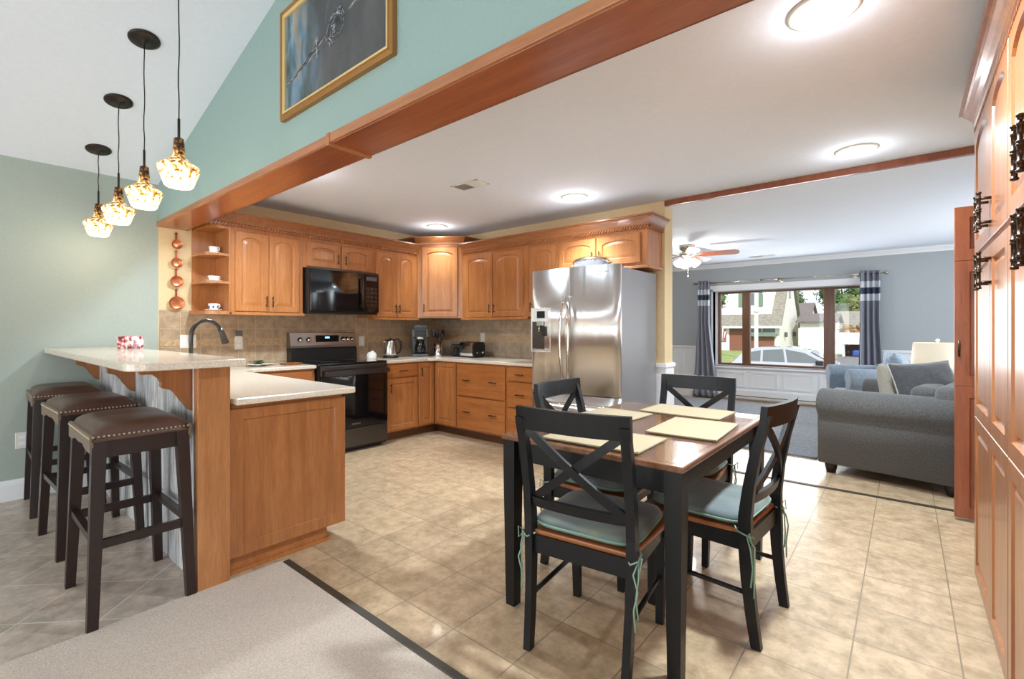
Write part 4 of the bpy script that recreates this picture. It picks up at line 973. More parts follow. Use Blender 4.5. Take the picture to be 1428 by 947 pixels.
# ------------------------------------------------------------------ stools
t = thing('bar_stool', 'espresso bar stool with brown leather saddle seat, nearest the wooden post', 'stool', (-2.79, .552, 0), 0, 'bar stools along the bar')
def seat_fn(u, v):
    x = (u-.5)*2; y = (v-.5)*2; hx, hy = .252, .172
    e = lambda q: math.copysign(min(1, abs(q))**.8, q)
    px, py = x*hx, y*hy
    top = .835-.02*(1-x*x)*0-.018*(1-math.cos(x*PI/2*1.0))*0
    edge = max(0, 1-abs(x)**6)*max(0, 1-abs(y)**5)
    z = .770+.068*(edge**.45)*(1-.10*(1-abs(x))) - .012*(1-abs(x)**1.5)*0
    return (px*(1-.05*(1-edge)*0), py, z)
def saddle_z(x): return .018*(abs(x)/.25)**2
mb = MB(); g = mb.grid(lambda u, v: (lambda p: (p[0], p[1], p[2]))(seat_fn(u, v)), 28, 20)
bot = [(x, y) for x, y in ()]
mb.box(-.25, .25, -.17, .17, .762, .772); mb.build('leather_seat', 'leather', t)
for sgn in (-1, 1):   # leather drop on the long sides
    y = sgn*.1715; mb = MB()
    pts = [(-.25+.5*i/24, .790) for i in range(25)]+[(.25-.5*i/24, .742-.022*abs(2*i/24-1)**1.5-(.010*abs(math.sin(i/24*PI*3)))) for i in range(0, 25)]
    mb.prism(pts, y-.006, y+.006, 'xz'); mb.build('seat_side', 'leather_sheen', t)
mb = MB()
for sx in (-1, 1):
    for i in range(21): y = -.165+.33*i/20; mb.lathe([(.0052, 0), (.004, .002), (.0005, .0035)], (sx*.2515, y, .782), 8, 'x') if sx > 0 else mb.lathe([(.0052, 0), (.004, -.002), (.0005, -.0035)], (sx*.2515, y, .782), 8, 'x')
for sy in (-1, 1):
    for i in range(29): x = -.245+.49*i/28; mb.lathe([(.0048, 0), (.0036, sy*.002), (.0005, sy*.0035)], (x, sy*.1775, .778), 8, 'y')
mb.build('nailheads', 'nailhead', t)
for sx in (-1, 1):
    for sy in (-1, 1):
        MB().rail([(sx*.262, sy*.172, 0), (sx*.225, sy*.145, .765)], .042, .042, up=(0, 1, 0), ws=[.036, .048], hs=[.036, .048]).build('leg', 'espresso', t)
    B(-.012, .012, -.14, .14, .69, .762, .002).build('apron', 'espresso', t, loc=(sx*.225, 0, 0))
    MB().rail([(sx*.247, -.155, .34), (sx*.247, .155, .34)], .022, .036).build('stretcher', 'espresso', t)
for sy in (-1, 1):
    B(-.22, .22, -.012, .012, .715, .762, .002).build('apron', 'espresso', t, loc=(0, sy*.147, 0))
    MB().rail([(-.245, sy*.160, .36), (.245, sy*.160, .36)], .026, .028).build('stretcher', 'espresso', t)
dup(t, (-3.70, .552, 0), math.radians(2), 'espresso bar stool with brown leather saddle seat, middle of the three')
dup(t, (-4.60, .545, 0), math.radians(-1.5), 'espresso bar stool with brown leather saddle seat, farthest by the teal wall')

# ------------------------------------------------------------------ dining table and chairs
tx0, tx1, ty0, ty1 = -1.385, -.575, 1.59, 2.82
tc_ = ((tx0+tx1)/2, (ty0+ty1)/2)
t = thing('dining_table', 'rectangular black legged dining table with brown top, four chairs around', 'table', (*tc_, 0))
hw, hl = (tx1-tx0)/2, (ty1-ty0)/2
slab([(-hw, -hl), (hw, -hl), (hw, hl), (-hw, hl)], .734, .757, .006).build('tabletop', 'table_top', t)
mb = MB()
for a in ((-hw+.03, hw-.03, -hl+.035, -hl+.058), (-hw+.03, hw-.03, hl-.058, hl-.035), (-hw+.035, -hw+.058, -hl+.05, hl-.05), (hw-.058, hw-.035, -hl+.05, hl-.05)): mb.box(*a, .645, .734)
mb.build('apron', 'black_wood', t)
for sx in (-1, 1):
    for sy in (-1, 1):
        cx, cy = sx*(hw-.037), sy*(hl-.037)
        MB().rail([(cx, cy, 0), (cx, cy, .60), (cx, cy, .734)], .06, .06, up=(0, 1, 0), ws=[.046, .062, .062], hs=[.046, .062, .062]).build('leg', 'black_wood', t)
solo(slab([(tx0+.022, ty0+.022), (tx1-.022, ty0+.022), (tx1-.022, ty1-.022), (tx0+.022, ty1-.022)], .7575, .7635, .002), 'table_glass', 'pane_glass', 'clear glass sheet covering the brown table top under the placemats', 'glass top', (*tc_, .7575))
def mat_(label, x0, x1, y0, y1, rz):
    cx, cy = (x0+x1)/2, (y0+y1)/2; w, d = (x1-x0)/2, (y1-y0)/2
    o = slab([(-w, -d), (w, -d), (w, d), (-w, d)], 0, .005, .0015).build('placemat', 'placemat'); o.location = (cx, cy, .764); o.rotation_euler = (0, 0, math.radians(rz)); tag(o, label, 'placemat', 'woven placemats on the table')
    b = MB()
    for a in ((-w, w, -d, -d+.008), (-w, w, d-.008, d), (-w, -w+.008, -d, d), (w-.008, w, -d, d)): b.box(*a, .004, .0062)
    b.build('hem', 'placemat', o)
mat_('woven straw placemat at the near end of the table, nearest the camera', -1.19, -.76, 1.625, 1.925, 2)
mat_('woven straw placemat along the right side of the table', -.905, -.605, 2.01, 2.44, 3)
mat_('woven straw placemat at the far end of the table', -1.15, -.72, 2.50, 2.80, -1)
mat_('woven straw placemat along the left side of the table, partly behind the near chair', -1.355, -1.055, 2.02, 2.45, -3)
# chair
t = thing('dining_chair', 'black cross back dining chair at the near end of the table, back to camera', 'chair', (-.95, 1.70, 0), math.radians(7), 'dining chairs')
sp_ = [(-.205, 1), (.205, 1)]
pts = [(.235, .215), (.225, -.12)]+[(.20, -.20), (-.20, -.20), (-.225, -.12), (-.235, .215)]
seat = [(-.20, -.205), (.20, -.205)]+arc(.19, .18, .045, 0, PI/2, 4)+arc(-.19, .18, .045, PI/2, PI, 4)
slab(seat, .425, .445, .006).build('seat', 'seat_wood', t)
mb = MB(); mb.box(-.19, .19, .175, .195, .365, .425); mb.box(-.185, .185, -.215, -.195, .36, .428); mb.box(-.205, -.185, -.2, .18, .365, .425); mb.box(.185, .205, -.2, .18, .365, .425); mb.build('seat_frame', 'black_wood', t)
for sx in (-1, 1):
    MB().rail([(sx*.188, .188, 0), (sx*.195, .182, .425)], .036, .036, up=(0, 1, 0), ws=[.030, .040], hs=[.030, .040]).build('leg', 'black_wood', t)
    zs = [(-.245, 0), (-.228, .12), (-.214, .26), (-.208, .40), (-.208, .50), (-.222, .62), (-.248, .76), (-.285, .90)]
    mb = MB(); mb.rail([(sx*(.192+.012*min(1, z/.5)), y, z) for y, z in zs], .030, .040, up=(0, 1, 0), ws=[.028]*3+[.032]*5, hs=[.036, .040, .044, .048, .046, .040, .036, .030])
    mb.build('rear_leg', 'black_wood', t)
    mb = MB(); mb.tube([(sx*.192, -.225, .20), (sx*.19, .185, .20)], .010, 8); mb.build('stretcher', 'black_wood', t)
def bowrail(z0, z1, hwid, yb_, bow, th):
    mb = MB(); n = 12; A = []
    rows = []
    for i in range(n+1):
        x = -hwid+2*hwid*i/n; y = yb_-bow*(1-(x/hwid)**2)
        rows.append(mb.ring([(x, y-th/2, z0), (x, y+th/2, z0), (x, y+th/2-.008, z1), (x, y-th/2-.008, z1)]))
    for a, b in zip(rows, rows[1:]): mb.bridge(a, b, False)
    mb.face(rows[0][::-1]); mb.face(rows[-1]); 
    bmesh.ops.recalc_face_normals(mb.bm, faces=mb.bm.faces)
    return mb
bowrail(.852, .935, .222, -.272, .028, .024).build('top_rail', 'black_wood', t)
bowrail(.545, .582, .195, -.213, .020, .020).build('lower_rail', 'black_wood', t)
def cross(sx, dy):
    mb = MB(); n = 8; ps = []
    for i in range(n+1):
        u = i/n; x = sx*(-.185+.37*u); z = .572+(.858-.572)*u; y = -.216-.052*u-.024*(1-(x/.2)**2)+dy
        ps.append((x, y, z))
    mb.rail(ps, .032, .014, up=(0, 1, 0)); return mb
cross(1, .004).build('cross_slat', 'black_wood', t); cross(-1, -.004).build('cross_slat', 'black_wood', t)
cu = thing('seat_cushion', 'grey green tied seat cushion on the near chair, back to camera', 'cushion', (-.95, 1.70, .445), math.radians(7), 'tied seat cushions on the dining chairs')
MB().pad(0, .0, 0.001, .054, .425, .41).build('pad', 'cushion_teal', cu)
mb = MB(); K = 40
mb.tube([(math.copysign(abs(math.cos(2*PI*k/K))**.35, math.cos(2*PI*k/K))*.213, math.copysign(abs(math.sin(2*PI*k/K))**.35, math.sin(2*PI*k/K))*.2055, .024) for k in range(K+1)], .004, 6); mb.build('piping', 'cushion_edge', cu)
for sx in (-1, 1):
    mb = MB()
    x = sx*.205
    mb.tube([(sx*.19, -.16, .01), (x+sx*.022, -.185, .0), (x+sx*.024, -.225, -.01), (x, -.24, -.02), (x-sx*.022, -.21, -.012)], .0035, 6)
    mb.tube([(x+sx*.024, -.22, -.01), (x+sx*.028, -.235, -.06), (x+sx*.02, -.24, -.13), (x+sx*.026, -.235, -.2)], .003, 6)
    mb.tube([(x+sx*.024, -.22, -.01), (x+sx*.012, -.245, -.05), (x+sx*.030, -.25, -.10), (x+sx*.014, -.245, -.17), (x+sx*.02, -.245, -.24)], .003, 6)
    mb.tube([(x+sx*.024, -.22, -.01), (x+sx*.04, -.235, .01), (x+sx*.035, -.24, -.03), (x+sx*.022, -.225, -.012)], .0025, 6)
    mb.build('tie', 'teal_tie', cu)
for lab, l2, loc, a in (('at the left side of the table, before the refrigerator', 'left chair, before the refrigerator', (-1.215, 2.21, 0), -88),
                        ('at the right side of the table, seen side on', 'right chair, seen side on', (-.668, 2.20, 0), 86),
                        ('at the far end of the table, facing the camera', 'far chair, facing the camera', (-.985, 2.70, 0), 181)):
    dup(t, loc, math.radians(a), 'black cross back dining chair '+lab)
    dup(cu, (loc[0], loc[1], .445), math.radians(a), 'grey green tied seat cushion on the '+l2)

# ------------------------------------------------------------------ living room furniture
def roll_arm(mb, x0, x1, y0, y1, zt, out=-1, zb=.09, r=.13):
    """rolled arm running along x; outer face at y0 if out<0"""
    pts = []
    if out < 0:
        cy = y0+r-.045
        pts = [(y1, zb), (y0, zb), (y0, zt-2*r+.01)]+[(cy+r*math.cos(a), zt-r+r*math.sin(a)) for a in [PI*1.28-PI*1.28*i/16 for i in range(17)]]+[(y1, zt-r-.05)]
    else:
        cy = y1-r+.045
        pts = [(y0, zb), (y0, zt-r-.05)]+[(cy+r*math.cos(a), zt-r+r*math.sin(a)) for a in [PI-PI*1.28*i/16 for i in range(17)]]+[(y1, zt-2*r+.01), (y1, zb)]
    mb.prism(pts, x0, x1, 'yz')
    bmesh.ops.recalc_face_normals(mb.bm, faces=mb.bm.faces)
    ends = [e for e in mb.bm.edges if (abs(e.verts[0].co.x-x0) < 1e-5 and abs(e.verts[1].co.x-x0) < 1e-5)]
    bmesh.ops.bevel(mb.bm, geom=ends, offset=.022, segments=3, profile=.5, affect='EDGES')
    for f in mb.bm.faces: f.smooth = len(f.verts) < 6
    return mb
def seatpiece(name, label, cat, loc, rz, L_, D_, arm_z, fab, fab2=None, seat_z=.44, back_z=.84, aw=.24, nseat=2):
    t = thing(name, label, cat, loc, rz)
    roll_arm(MB(), 0, D_, 0, aw, arm_z, -1).build('arm', fab, t)
    roll_arm(MB(), 0, D_, L_-aw, L_, arm_z, 1).build('arm', fab, t)
    B(.05, D_, aw, L_-aw, .09, .30, .015).build('base', fab, t)
    n = nseat; w = (L_-2*aw)/n
    for i in range(n):
        B(.03, D_-.28, aw+i*w+.004, aw+(i+1)*w-.004, .30, seat_z, .045, 4, True).build('seat_cushion', fab2 or fab, t)
        B(D_-.38, D_-.20, aw+i*w+.004, aw+(i+1)*w-.004, seat_z, back_z-.03, .06, 4, True).build('back_cushion', fab, t)
    B(D_-.20, D_, .04, L_-.04, .20, back_z, .06, 4, True).build('backrest', fab, t)
    for x in (.08, D_-.10):
        for y in (.09, L_-.09): MB().lathe([(.034, 0), (.046, .06), (.050, .09)], (x, y, 0), 16).build('foot', 'espresso', t)
    return t
seatpiece('sofa', 'charcoal grey rolled arm sofa seen from its side behind the tiled threshold', 'sofa', (-.585, 4.80, 0), math.radians(-11), 1.45, .95, .715, 'sofa_grey', back_z=.80)
seatpiece('armchair', 'pale blue slipcovered armchair beyond the grey sofa near the window', 'armchair', (-.50, 6.80, .0162), math.radians(20), .98, .88, .735, 'slip_blue', 'seat_light', nseat=1, aw=.17, back_z=.80)
def pillow(name, label, fab, w, h, th, loc, rot, pip=None):
    t = tag(bpy.data.objects.new(name, None), label, 'pillow'); COL.objects.link(t); t.location = loc; t.rotation_euler = rot
    mb = MB(); n = 14
    def P(u, v, s_):
        a, b = u*2-1, v*2-1; k = max(0, (1-a*a))**.5*max(0, (1-b*b))**.5
        ex = 1-.07*(1-abs(b)**1.5)*0-.06*(1-b*b)*abs(a); ey = 1-.06*(1-a*a)*abs(b)
        return (a*w/2*ex, s_*th/2*k**.8+.004*math.sin(a*9+b*7)*k, b*h/2*ey)
    mb.grid(lambda u, v: P(u, v, 1), n, n); mb.grid(lambda u, v: P(u, v, -1), n, n)
    bmesh.ops.remove_doubles(mb.bm, verts=mb.bm.verts, dist=.0005); mb.build('pillow_body', fab, t)
    if pip:
        pts = [P(i/n, 0, 0) for i in range(n+1)]+[P(1, i/n, 0) for i in range(1, n+1)]+[P(1-i/n, 1, 0) for i in range(1, n+1)]+[P(0, 1-i/n, 0) for i in range(1, n+1)]
        MB().tube(pts, .005, 6).build('piping', pip, t)
    return t
pillow('throw_pillow', 'beige ribbed throw pillow on the grey sofa', 'pillow_beige', .44, .44, .18, (-.03, 5.55, .675), (math.radians(-18), math.radians(8), math.radians(48)))
pillow('throw_pillow', 'dark grey throw pillow with light piping, leaning beside the beige one', 'pillow_dark', .50, .50, .24, (.14, 5.36, .70), (math.radians(-18), math.radians(-4), math.radians(36)), 'piping')
pillow('ruffled_pillow', 'blue ruffled pillow resting on the blue armchair', 'ruffle_blue', .54, .42, .22, (-.06, 7.26, .76), (math.radians(-25), 0, math.radians(100)))
t = thing('side_table', 'small dark side table carrying the lamp, hidden behind the sofa', 'table', (.27, 6.52, 0))
B(-.17, .17, -.15, .15, .53, .555, .006).build('tabletop', 'espresso', t)
for sx in (-1, 1):
    for sy in (-1, 1): B(sx*.14-.015, sx*.14+.015, sy*.12-.015, sy*.12+.015, 0, .53).build('leg', 'espresso', t)
t = thing('table_lamp', 'white drum shade table lamp behind the sofa pillows', 'lamp', (.255, 6.50, .555))
MB().lathe([(.07, 0), (.075, .012), (.03, .03), (.05, .09), (.055, .13), (.03, .20), (.012, .24), (.010, .30)], n=24).build('lamp_base', 'porcelain', t)
MB().lathe([(.215, .275), (.195, .53), (.193, .53), (.213, .275)], n=40, caps=False).build('lamp_shade', 'lampshade', t)
mb = MB(); mb.tube([(0, 0, .30), (0, 0, .54)], .004); mb.tube([(-.19, 0, .52), (.19, 0, .52)], .002, 6); mb.lathe([(.002, .54), (.016, .548), (.018, .56), (.008, .572), (0, .574)], n=16); mb.build('finial', 'porcelain', t)
l = lamp('table_lamp_bulb', 'POINT', (0, 0, .40), 3, (1, .85, .65), radius=.05); l.parent = t
# curtains and rod
def curtain(label, x0t, x1t, x0b, x1b, y, zt, zb, folds):
    def P(u, v):
        a = x0t+(x1t-x0t)*u; b = x0b+(x1b-x0b)*u; k = min(1, v*1.0)
        x = b+(a-b)*min(1, v*1.6-.0) if v < .625 else a
        amp = .034+.020*(1-v)
        return (x+.012*math.sin(u*23+1), y+amp*math.sin(u*folds*2*PI)+.006*math.sin(u*folds*4*PI+v*2), zb+(zt-zb)*v)
    mb = MB(); mb.grid(P, folds*12, 26)
    o = solo(mb, 'curtain', 'curtain_cloth', label, 'curtain', ((x0t+x1t)/2, y, zb), 'striped curtains at the picture window')
    s_ = o.modifiers.new('thickness', 'SOLIDIFY'); s_.thickness = .003
    mb = MB()
    for k in range(folds): x = x0t+(x1t-x0t)*(k+.5)/folds; mb.lathe([(.020, -.002), (.032, -.002), (.032, .002), (.020, .002)], (x, y, zt-.045), 16, 'x', caps=False)
    mb.build('grommets', 'nickel', o, wld=True)
    return o
curtain('grey curtain with navy and white band, left of the picture window', -2.90, -2.67, -2.98, -2.52, LY-.13, 2.09, .02, 4)
curtain('grey curtain with navy and white band, right of the picture window', -.53, -.27, -.56, -.20, LY-.13, 2.09, .02, 4)
t = thing('curtain_rod', 'brushed metal curtain rod above the picture window', 'curtain rod', (-1.6, LY-.13, 2.045))
mb = MB(); mb.tube([(-2.95, LY-.13, 2.045), (-1.6, LY-.13, 2.045)], .014, 12); mb.tube([(-1.62, LY-.13, 2.045), (-.22, LY-.13, 2.045)], .0115, 12); mb.tube([(-1.86, LY-.13, 2.046), (-1.60, LY-.13, 2.046)], .019, 12); mb.build('rod', 'nickel', t, wld=True)
for x in (-2.96, -.21): MB().lathe([(.012, -.02), (.026, -.012), (.03, 0), (.026, .012), (.012, .02)], (x, LY-.13, 2.045), 16, 'x').build('finial', 'nickel', t, wld=True)
for x in (-2.62, -1.57, -.58):
    mb = MB(); mb.box(x-.012, x+.012, LY-.13, LY-.006, 2.018, 2.028); mb.lathe([(.030, 0), (.03, -.008)], (x, LY-.001, 2.02), 14, 'y'); mb.build('bracket', 'nickel', t, wld=True)
# ceiling fan
t = thing('ceiling_fan', 'brushed nickel ceiling fan with cherry blades and glass lights in the living room', 'ceiling fan', (-2.33, 6.60, LZ))
MB().lathe([(.10, 0), (.105, -.01), (.098, -.05), (.07, -.07), (.05, -.08), (.075, -.09), (.10, -.11), (.09, -.145), (.05, -.165), (.04, -.20), (.02, -.215)], n=30).build('motor_housing', 'nickel', t)
for k in range(5):
    a = math.radians(10+72*k)
    mb = MB(); mb.prism([(.17, -.045), (.30, -.062), (.60, -.068), (.645, -.05), (.66, 0), (.645, .05), (.60, .068), (.30, .062), (.17, .045)], -.004, .004, 'xy')
    bl = mb.build('blade', 'cherry_red', t, loc=(0, 0, -.135), rot=(math.radians(-17), 0, a))
    mb = MB(); mb.rail([(.08, 0, 0), (.13, 0, .012), (.22, 0, .008)], .05, .006, ws=[.03, .02, .07]); mb.build('blade_iron', 'nickel', bl)
for k in range(4):
    a = math.radians(35+90*k)
    mb = MB(); mb.lathe([(.022, 0), (.03, -.02), (.055, -.07), (.062, -.10), (.050, -.115), (0, -.118)], n=20)
    g = mb.build('glass_shade', 'fan_glass', t, loc=(.075*math.cos(a), .075*math.sin(a), -.185), rot=(math.radians(38)*math.sin(a), -math.radians(38)*math.cos(a), 0))
mb = MB(); mb.tube([(.02, -.02, -.21), (.02, -.02, -.42)], .0015, 5); mb.lathe([(.006, 0), (.008, -.03), (0, -.035)], (.02, -.02, -.42), 8); mb.build('pull_chain', 'nickel', t)
l = lamp('ceiling_fan_bulb', 'POINT', (0, 0, -.36), 30, (1, .95, .88), radius=.12); l.parent = t

# ------------------------------------------------------------------ outside the picture window
GZ = -1.05
struct(B(-60, 40, LY+.6, 26.5, GZ-.2, GZ), 'ground_street', 'asphalt'); struct(B(-60, 40, 26.5, 120, GZ-.2, GZ+.3), 'ground_lawn', 'lawn')
struct(B(-5.0, 4, 26.5, 44, GZ+.3, GZ+.315), 'ground_driveway', 'asphalt')
# white cape house
H = thing('house', 'white cape house with brick front and shed dormer across the street', 'house', (-13, 50, GZ+.1))
hx0, hx1, hy0, hy1, ez = -24, -8.5, 47, 56.5, 1.5
MB().prism([(hy0, GZ), (hy0, ez+.1), ((hy0+hy1)/2, ez+6.0), (hy1, ez+.1), (hy1, GZ)], hx1-.3, hx1, 'yz').build('gable_wall', 'siding', H, wld=True)
B(hx0, hx1-.3, hy0, hy0+.3, GZ, ez+.1).build('front_wall', 'siding', H, wld=True)
mb = MB(); mb.box(-12.6, -8.9, hy0-.08, hy0+.05, GZ, .55); mb.box(-12.6, -11.1, hy0-.08, hy0+.05, .55, 1.5); mb.build('brick_facing', 'redbrick', H, wld=True)
mb = MB()
for s_ in (0, 1):
    y0, y1 = (hy0-.6, (hy0+hy1)/2) if not s_ else (hy1+.6, (hy0+hy1)/2)
    sl = 6.0/((hy1-hy0)/2)
    mb.prism([(y0, ez+.1-.6*sl*.35), (y1, ez+6.15), (y1, ez+6.35), (y0, ez+.35-.6*sl*.35)], hx0, hx1+.25, 'yz')
mb.build('roof', 'shingle', H, wld=True)
B(hx0, -9.15, hy0+.25, hy0+4, 2.15, 6.6).build('dormer', 'siding', H, wld=True)
B(hx0, hx1+.3, hy0-.7, hy0-.55, ez-.2, ez+.0).build('gutter', 'whitetrim', H, wld=True)
for x0, x1, z0, z1, y, nm in ((-11.0, -9.95, .92, 1.35, hy0-.1, 'window'), (-9.8, -8.8, .92, 1.35, hy0-.1, 'window'), (-11.1, -10.45, 3.4, 4.5, hy0+.22, 'window')):
    f = B(x0-.1, x1+.1, y-.04, y+.05, z0-.1, z1+.1).build(nm, 'whitetrim', H, wld=True); B(x0, x1, y-.06, y-.03, z0, z1).build('pane', 'dark_window', f, loc=-H.location)
B(-11.2, -8.7, hy0-.5, hy0-.1, .58, .80).build('flower_box', 'sage', H, wld=True)
f = B(-13.7, -12.65, hy0-.12, hy0+.02, GZ+.3, 1.4).build('front_door', 'whitetrim', H, wld=True); B(-13.5, -12.9, hy0-.15, hy0-.1, .0, 1.2).build('pane', 'dark_window', f, loc=-H.location)
mb = MB(); mb.box(-11.9, -11.5, hy0+.15, hy0+.2, 3.3, 4.6); mb.box(-10.2, -9.85, hy0+.15, hy0+.2, 3.3, 4.6); mb.build('shutter', 'sage', H, wld=True)
B(hx1, hx1+.04, 51.3, 52.2, 4.2, 5.4).build('gable_window', 'dark_window', H, wld=True)
mb = MB()
for y in (49.2, 53.6): mb.box(hx1, hx1+.25, y-.12, y+.12, .5, .95, .04)
mb.build('wall_lantern', 'greyplastic', H, wld=True)
# post in front
t = thing('street_pole', 'pale upright pole in front of the white house', 'pole', (-6.95, 31.5, GZ+.3))
MB().lathe([(.15, 0), (.15, .3), (.11, .4), (.10, 8.4)], n=16).build('pole_shaft', 'white_vinyl', t); MB().lathe([(.16, 3.0), (.16, 3.15)], n=16, caps=True).build('collar', 'white_vinyl', t)
# flag
t = thing('flag', 'small red and white striped flag hanging by the white house door', 'flag', (-11.6, 40.0, GZ+.3))
MB().tube([(0, 0, 0), (0, 0, 3.0)], .035, 8).build('flag_pole', 'bark', t)
for i in range(7):
    mb = MB(); mb.prism([(.03+.09*i, 2.4-i*.12), (.12+.09*i, 2.4-i*.12), (.16+.055*i, 1.1-i*.02), (.08+.055*i, 1.1)], -.01, .01, 'xz'); mb.build('stripe', 'flag_red' if i % 2 == 0 else 'flag_white', t)
# neighbouring garage and farther houses
def hut(name, label, x0, x1, y0, y1, h, rise, wall='siding', roof='shingle_dark', axis='x'):
    t = thing(name, label, 'building', ((x0+x1)/2, (y0+y1)/2, GZ+.3))
    B(x0, x1, y0, y1, GZ, GZ+h).build('walls', wall, t, wld=True)
    mb = MB()
    if axis == 'x': mb.prism([(y0-.4, GZ+h), ((y0+y1)/2, GZ+h+rise), (y1+.4, GZ+h), (y1+.4, GZ+h+.15), ((y0+y1)/2, GZ+h+rise+.2), (y0-.4, GZ+h+.15)], x0-.3, x1+.3, 'yz')
    else:
        mb.prism([(x0-.4, GZ+h), ((x0+x1)/2, GZ+h+rise), (x1+.4, GZ+h), (x1+.4, GZ+h+.15), ((x0+x1)/2, GZ+h+rise+.2), (x0-.4, GZ+h+.15)], y0-.3, y1+.3, 'xz')
    mb.build('roof', roof, t, wld=True)
    mb = MB()
    if axis == 'x': mb.prism([(y0, GZ+h), ((y0+y1)/2, GZ+h+rise), (y1, GZ+h)], x0, x1, 'yz')
    else: mb.prism([(x0, GZ+h), ((x0+x1)/2, GZ+h+rise), (x1, GZ+h)], y0, y1, 'xz')
    mb.build('gable', wall, t, wld=True); return t
hut('garage', 'white garage between the cape house and the vinyl fence', -7.7, -5.0, 52, 57, 2.85, .75)
hut('house', 'farther house with a dark gabled roof behind the garage', -14.5, -9.0, 66, 74, 3.0, 2.4)
hut('house', 'low house with a broad grey roof behind the vinyl fence, right of the mullion', -5.6, 9, 60, 68, 2.3, 1.75, 'siding', 'shingle')
t = thing('vinyl_fence', 'tall white vinyl panel fence right of the garage', 'fence', (-2, 46, GZ+.3))
for i in range(5): B(-5.4+i*2.0, -3.52+i*2.0, 46, 46.06, GZ+.3, .95).build('fence_panel', 'white_vinyl', t, wld=True)
for i in range(6): B(-5.52+i*2.0, -5.4+i*2.0, 45.95, 46.1, GZ+.3, 1.05).build('post', 'white_vinyl', t, wld=True)
t = thing('firewood_shed', 'small open shed with a blue tarp before the white fence', 'shed', (-2.2, 41.5, GZ+.3))
mb = MB(); mb.box(-3.45, -3.33, 41, 42, GZ+.3, .15); mb.box(-.9, -.78, 41, 42, GZ+.3, .15); mb.build('side_wall', 'white_vinyl', t, wld=True)
B(-3.6, -.6, 40.9, 42.1, .15, .25).build('shed_roof', 'whitetrim', t, wld=True); B(-3.33, -.9, 41.9, 42, GZ+.3, .15).build('back_board', 'bark', t, wld=True); B(-2.9, -1.2, 41.2, 41.8, GZ+.3, -.25, .15, 3).build('tarp', 'tarp_blue', t, wld=True)
def tree(label, x, y, h, r, leaf='leaves', n=900, cat='tree', base=GZ+.3, trunk=True, name='leafy_tree', ls=.085, lo=.3, hi=.5):
    t = thing(name, label, cat, (x, y, base)); rnd = random.Random(int(x*7+y))
    if trunk: MB().tube([(0, 0, 0), (.1, 0, h*.4), (0, .1, h*.75)], [r*.06, r*.045, .04], 8).build('trunk', 'bark', t)
    cl = [(max(-.6, min(.6, rnd.gauss(0, .35)))*r, max(-.6, min(.6, rnd.gauss(0, .35)))*r, h-r+max(-.6, min(.5, rnd.gauss(0, .38)))*r, r*rnd.uniform(lo, hi)) for _ in range(13)]
    mb = MB()
    for i in range(n):
        c = rnd.choice(cl); d = Vector((rnd.gauss(0, 1), rnd.gauss(0, 1), rnd.gauss(0, 1))).normalized()*c[3]*rnd.uniform(.7, 1.12)
        p = Vector(c[:3])+d; a = Vector((rnd.gauss(0, 1), rnd.gauss(0, 1), rnd.gauss(0, 1))).normalized(); b = a.cross(d).normalized(); s_ = r*ls*rnd.uniform(.7, 1.4)
        mb.face(mb.ring([p-a*s_, p+b*s_*.6, p+a*s_, p-b*s_*.6]))
    for c in cl: mb.lathe([(c[3]*math.sin(PI*k/8)*.72, -c[3]*math.cos(PI*k/8)*.72) for k in range(9)], c[:3], 10, caps=False)
    mb.build('crown', leaf, t); return t
tree('dark green tree rising directly behind the garage', -15.6, 88, 10.5, 4.2, n=2200, ls=.06)
tree('dark green tree behind the roofs, left of the right mullion', -7.6, 90, 10.0, 4.2, n=2200, ls=.06)
tree('pale green tree above the grey roof in the right window pane', -4.2, 78, 7.2, 3.4, 'leaves_pale', n=2200, ls=.06)
tree('broad green tree at the right end of the window view', 2.6, 84, 7.2, 3.6, n=1500)
tree('rust coloured shrub behind the white fence', -3.5, 50, 2.7, 1.1, 'leaves_rust', 600, 'shrub', trunk=True, name='shrub')
tree('green branches at the upper left edge of the window', -9.75, 33.0, 5.6, 1.3, 'leaves', 500)
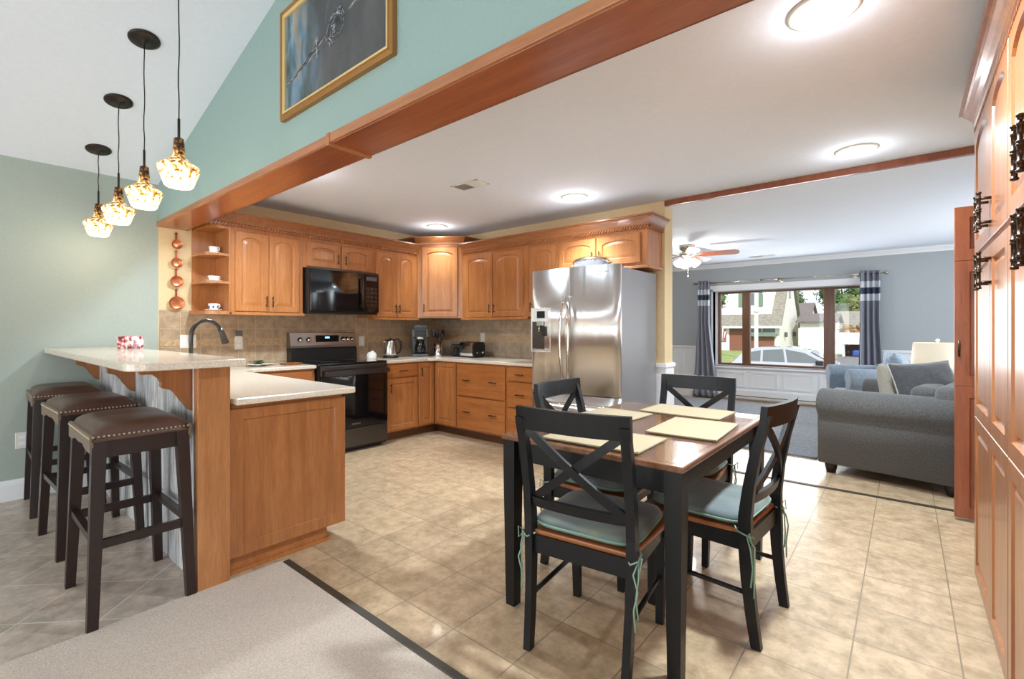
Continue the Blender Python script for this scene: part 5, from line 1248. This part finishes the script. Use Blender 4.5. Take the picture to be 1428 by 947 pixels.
# cars
def car():
    t = thing('parked_car', 'silver crossover car parked across the street, side on', 'car', (-2.9, 20, GZ))
    def side(o=0): return [(-2.2, .35), (-2.28, .75), (-2.22, 1.02), (-1.95, 1.08), (-.2, 1.06), (.9, 1.02), (1.75, .90), (2.15, .75), (2.25, .5), (2.2, .32), (1.75, .28), (-1.75, .28)]
    mb = MB(); mb.prism(side(), -.88, .88, 'xz'); bmesh.ops.recalc_face_normals(mb.bm, faces=mb.bm.faces); bmesh.ops.bevel(mb.bm, geom=[e for e in mb.bm.edges if abs(abs(e.verts[0].co.y)-.88) < 1e-4 and abs(abs(e.verts[1].co.y)-.88) < 1e-4 and e.verts[0].co.y*e.verts[1].co.y > 0], offset=.07, segments=3, profile=.5, affect='EDGES')
    for f in mb.bm.faces: f.smooth = len(f.verts) == 4
    mb.build('car_body', 'car_silver', t)
    rf_ = [(-2.12, 1.05), (-1.72, 1.50), (-1.35, 1.60), (-.4, 1.64), (.25, 1.52), (1.10, 1.03)]
    mb = MB(); A = mb.ring([(x, -.84+.10*(z-1.03)/.6*1.6, z) for x, z in rf_]); B_ = mb.ring([(x, .84-.10*(z-1.03)/.6*1.6, z) for x, z in rf_]); mb.face(A); mb.face(B_); mb.bridge(A, B_, False); mb.build('cabin_roof', 'car_silver', t)
    for s_ in (-1, 1):
        for nm, q in (('side_window', [(-1.80, 1.10), (-1.55, 1.42), (-1.2, 1.50), (-1.2, 1.10)]), ('side_window', [(-1.12, 1.10), (-1.12, 1.51), (-.48, 1.55), (-.40, 1.10)]), ('side_window', [(-.32, 1.10), (-.40, 1.55), (.18, 1.44), (.80, 1.10)])):
            mb = MB(); mb.face(mb.ring([(x, s_*(.845-.10*(z-1.03)/.6*1.6+.006), z) for x, z in q])); mb.build(nm, 'dark_window', t)
        B(.55, .78, s_*.97-.09, s_*.97+.09, 1.04, 1.20, .03).build('side_mirror', 'blackplastic', t)
        B(-2.27, -2.02, s_*.80-.07, s_*.80+.07, .82, 1.02, .03).build('tail_light', 'red_lens', t)
        for x in (-1.4, 1.4):
            w = MB().lathe([(.30, -.11), (.335, -.09), (.335, .09), (.30, .11)], (x, s_*.80, .335), 26, 'y').build('wheel', 'rubber', t); MB().lathe([(.2, -.115), (.05, -.12), (0, -.12)] if s_ < 0 else [(.2, .115), (.05, .12), (0, .12)], (x, s_*.80, .335), 12, 'y').build('hub_cap', 'chrome', w)
    mb = MB(); mb.face(mb.ring([(1.06, -.72, 1.06), (1.06, .72, 1.06), (.32, .66, 1.50), (.32, -.66, 1.50)])); bmesh.ops.translate(mb.bm, verts=mb.bm.verts, vec=(.02, 0, .01)); mb.build('windshield', 'dark_window', t)
    return t
c = car()
c2 = dup(c, (-8.1, 20.2, GZ), 0, 'white car mostly hidden at the left edge of the window')
for ch in c2.children:
    if ch.name.split('.')[0] in ('car_body', 'cabin_roof'): ch.data = ch.data.copy(); ch.data.materials[0] = M['car_white']
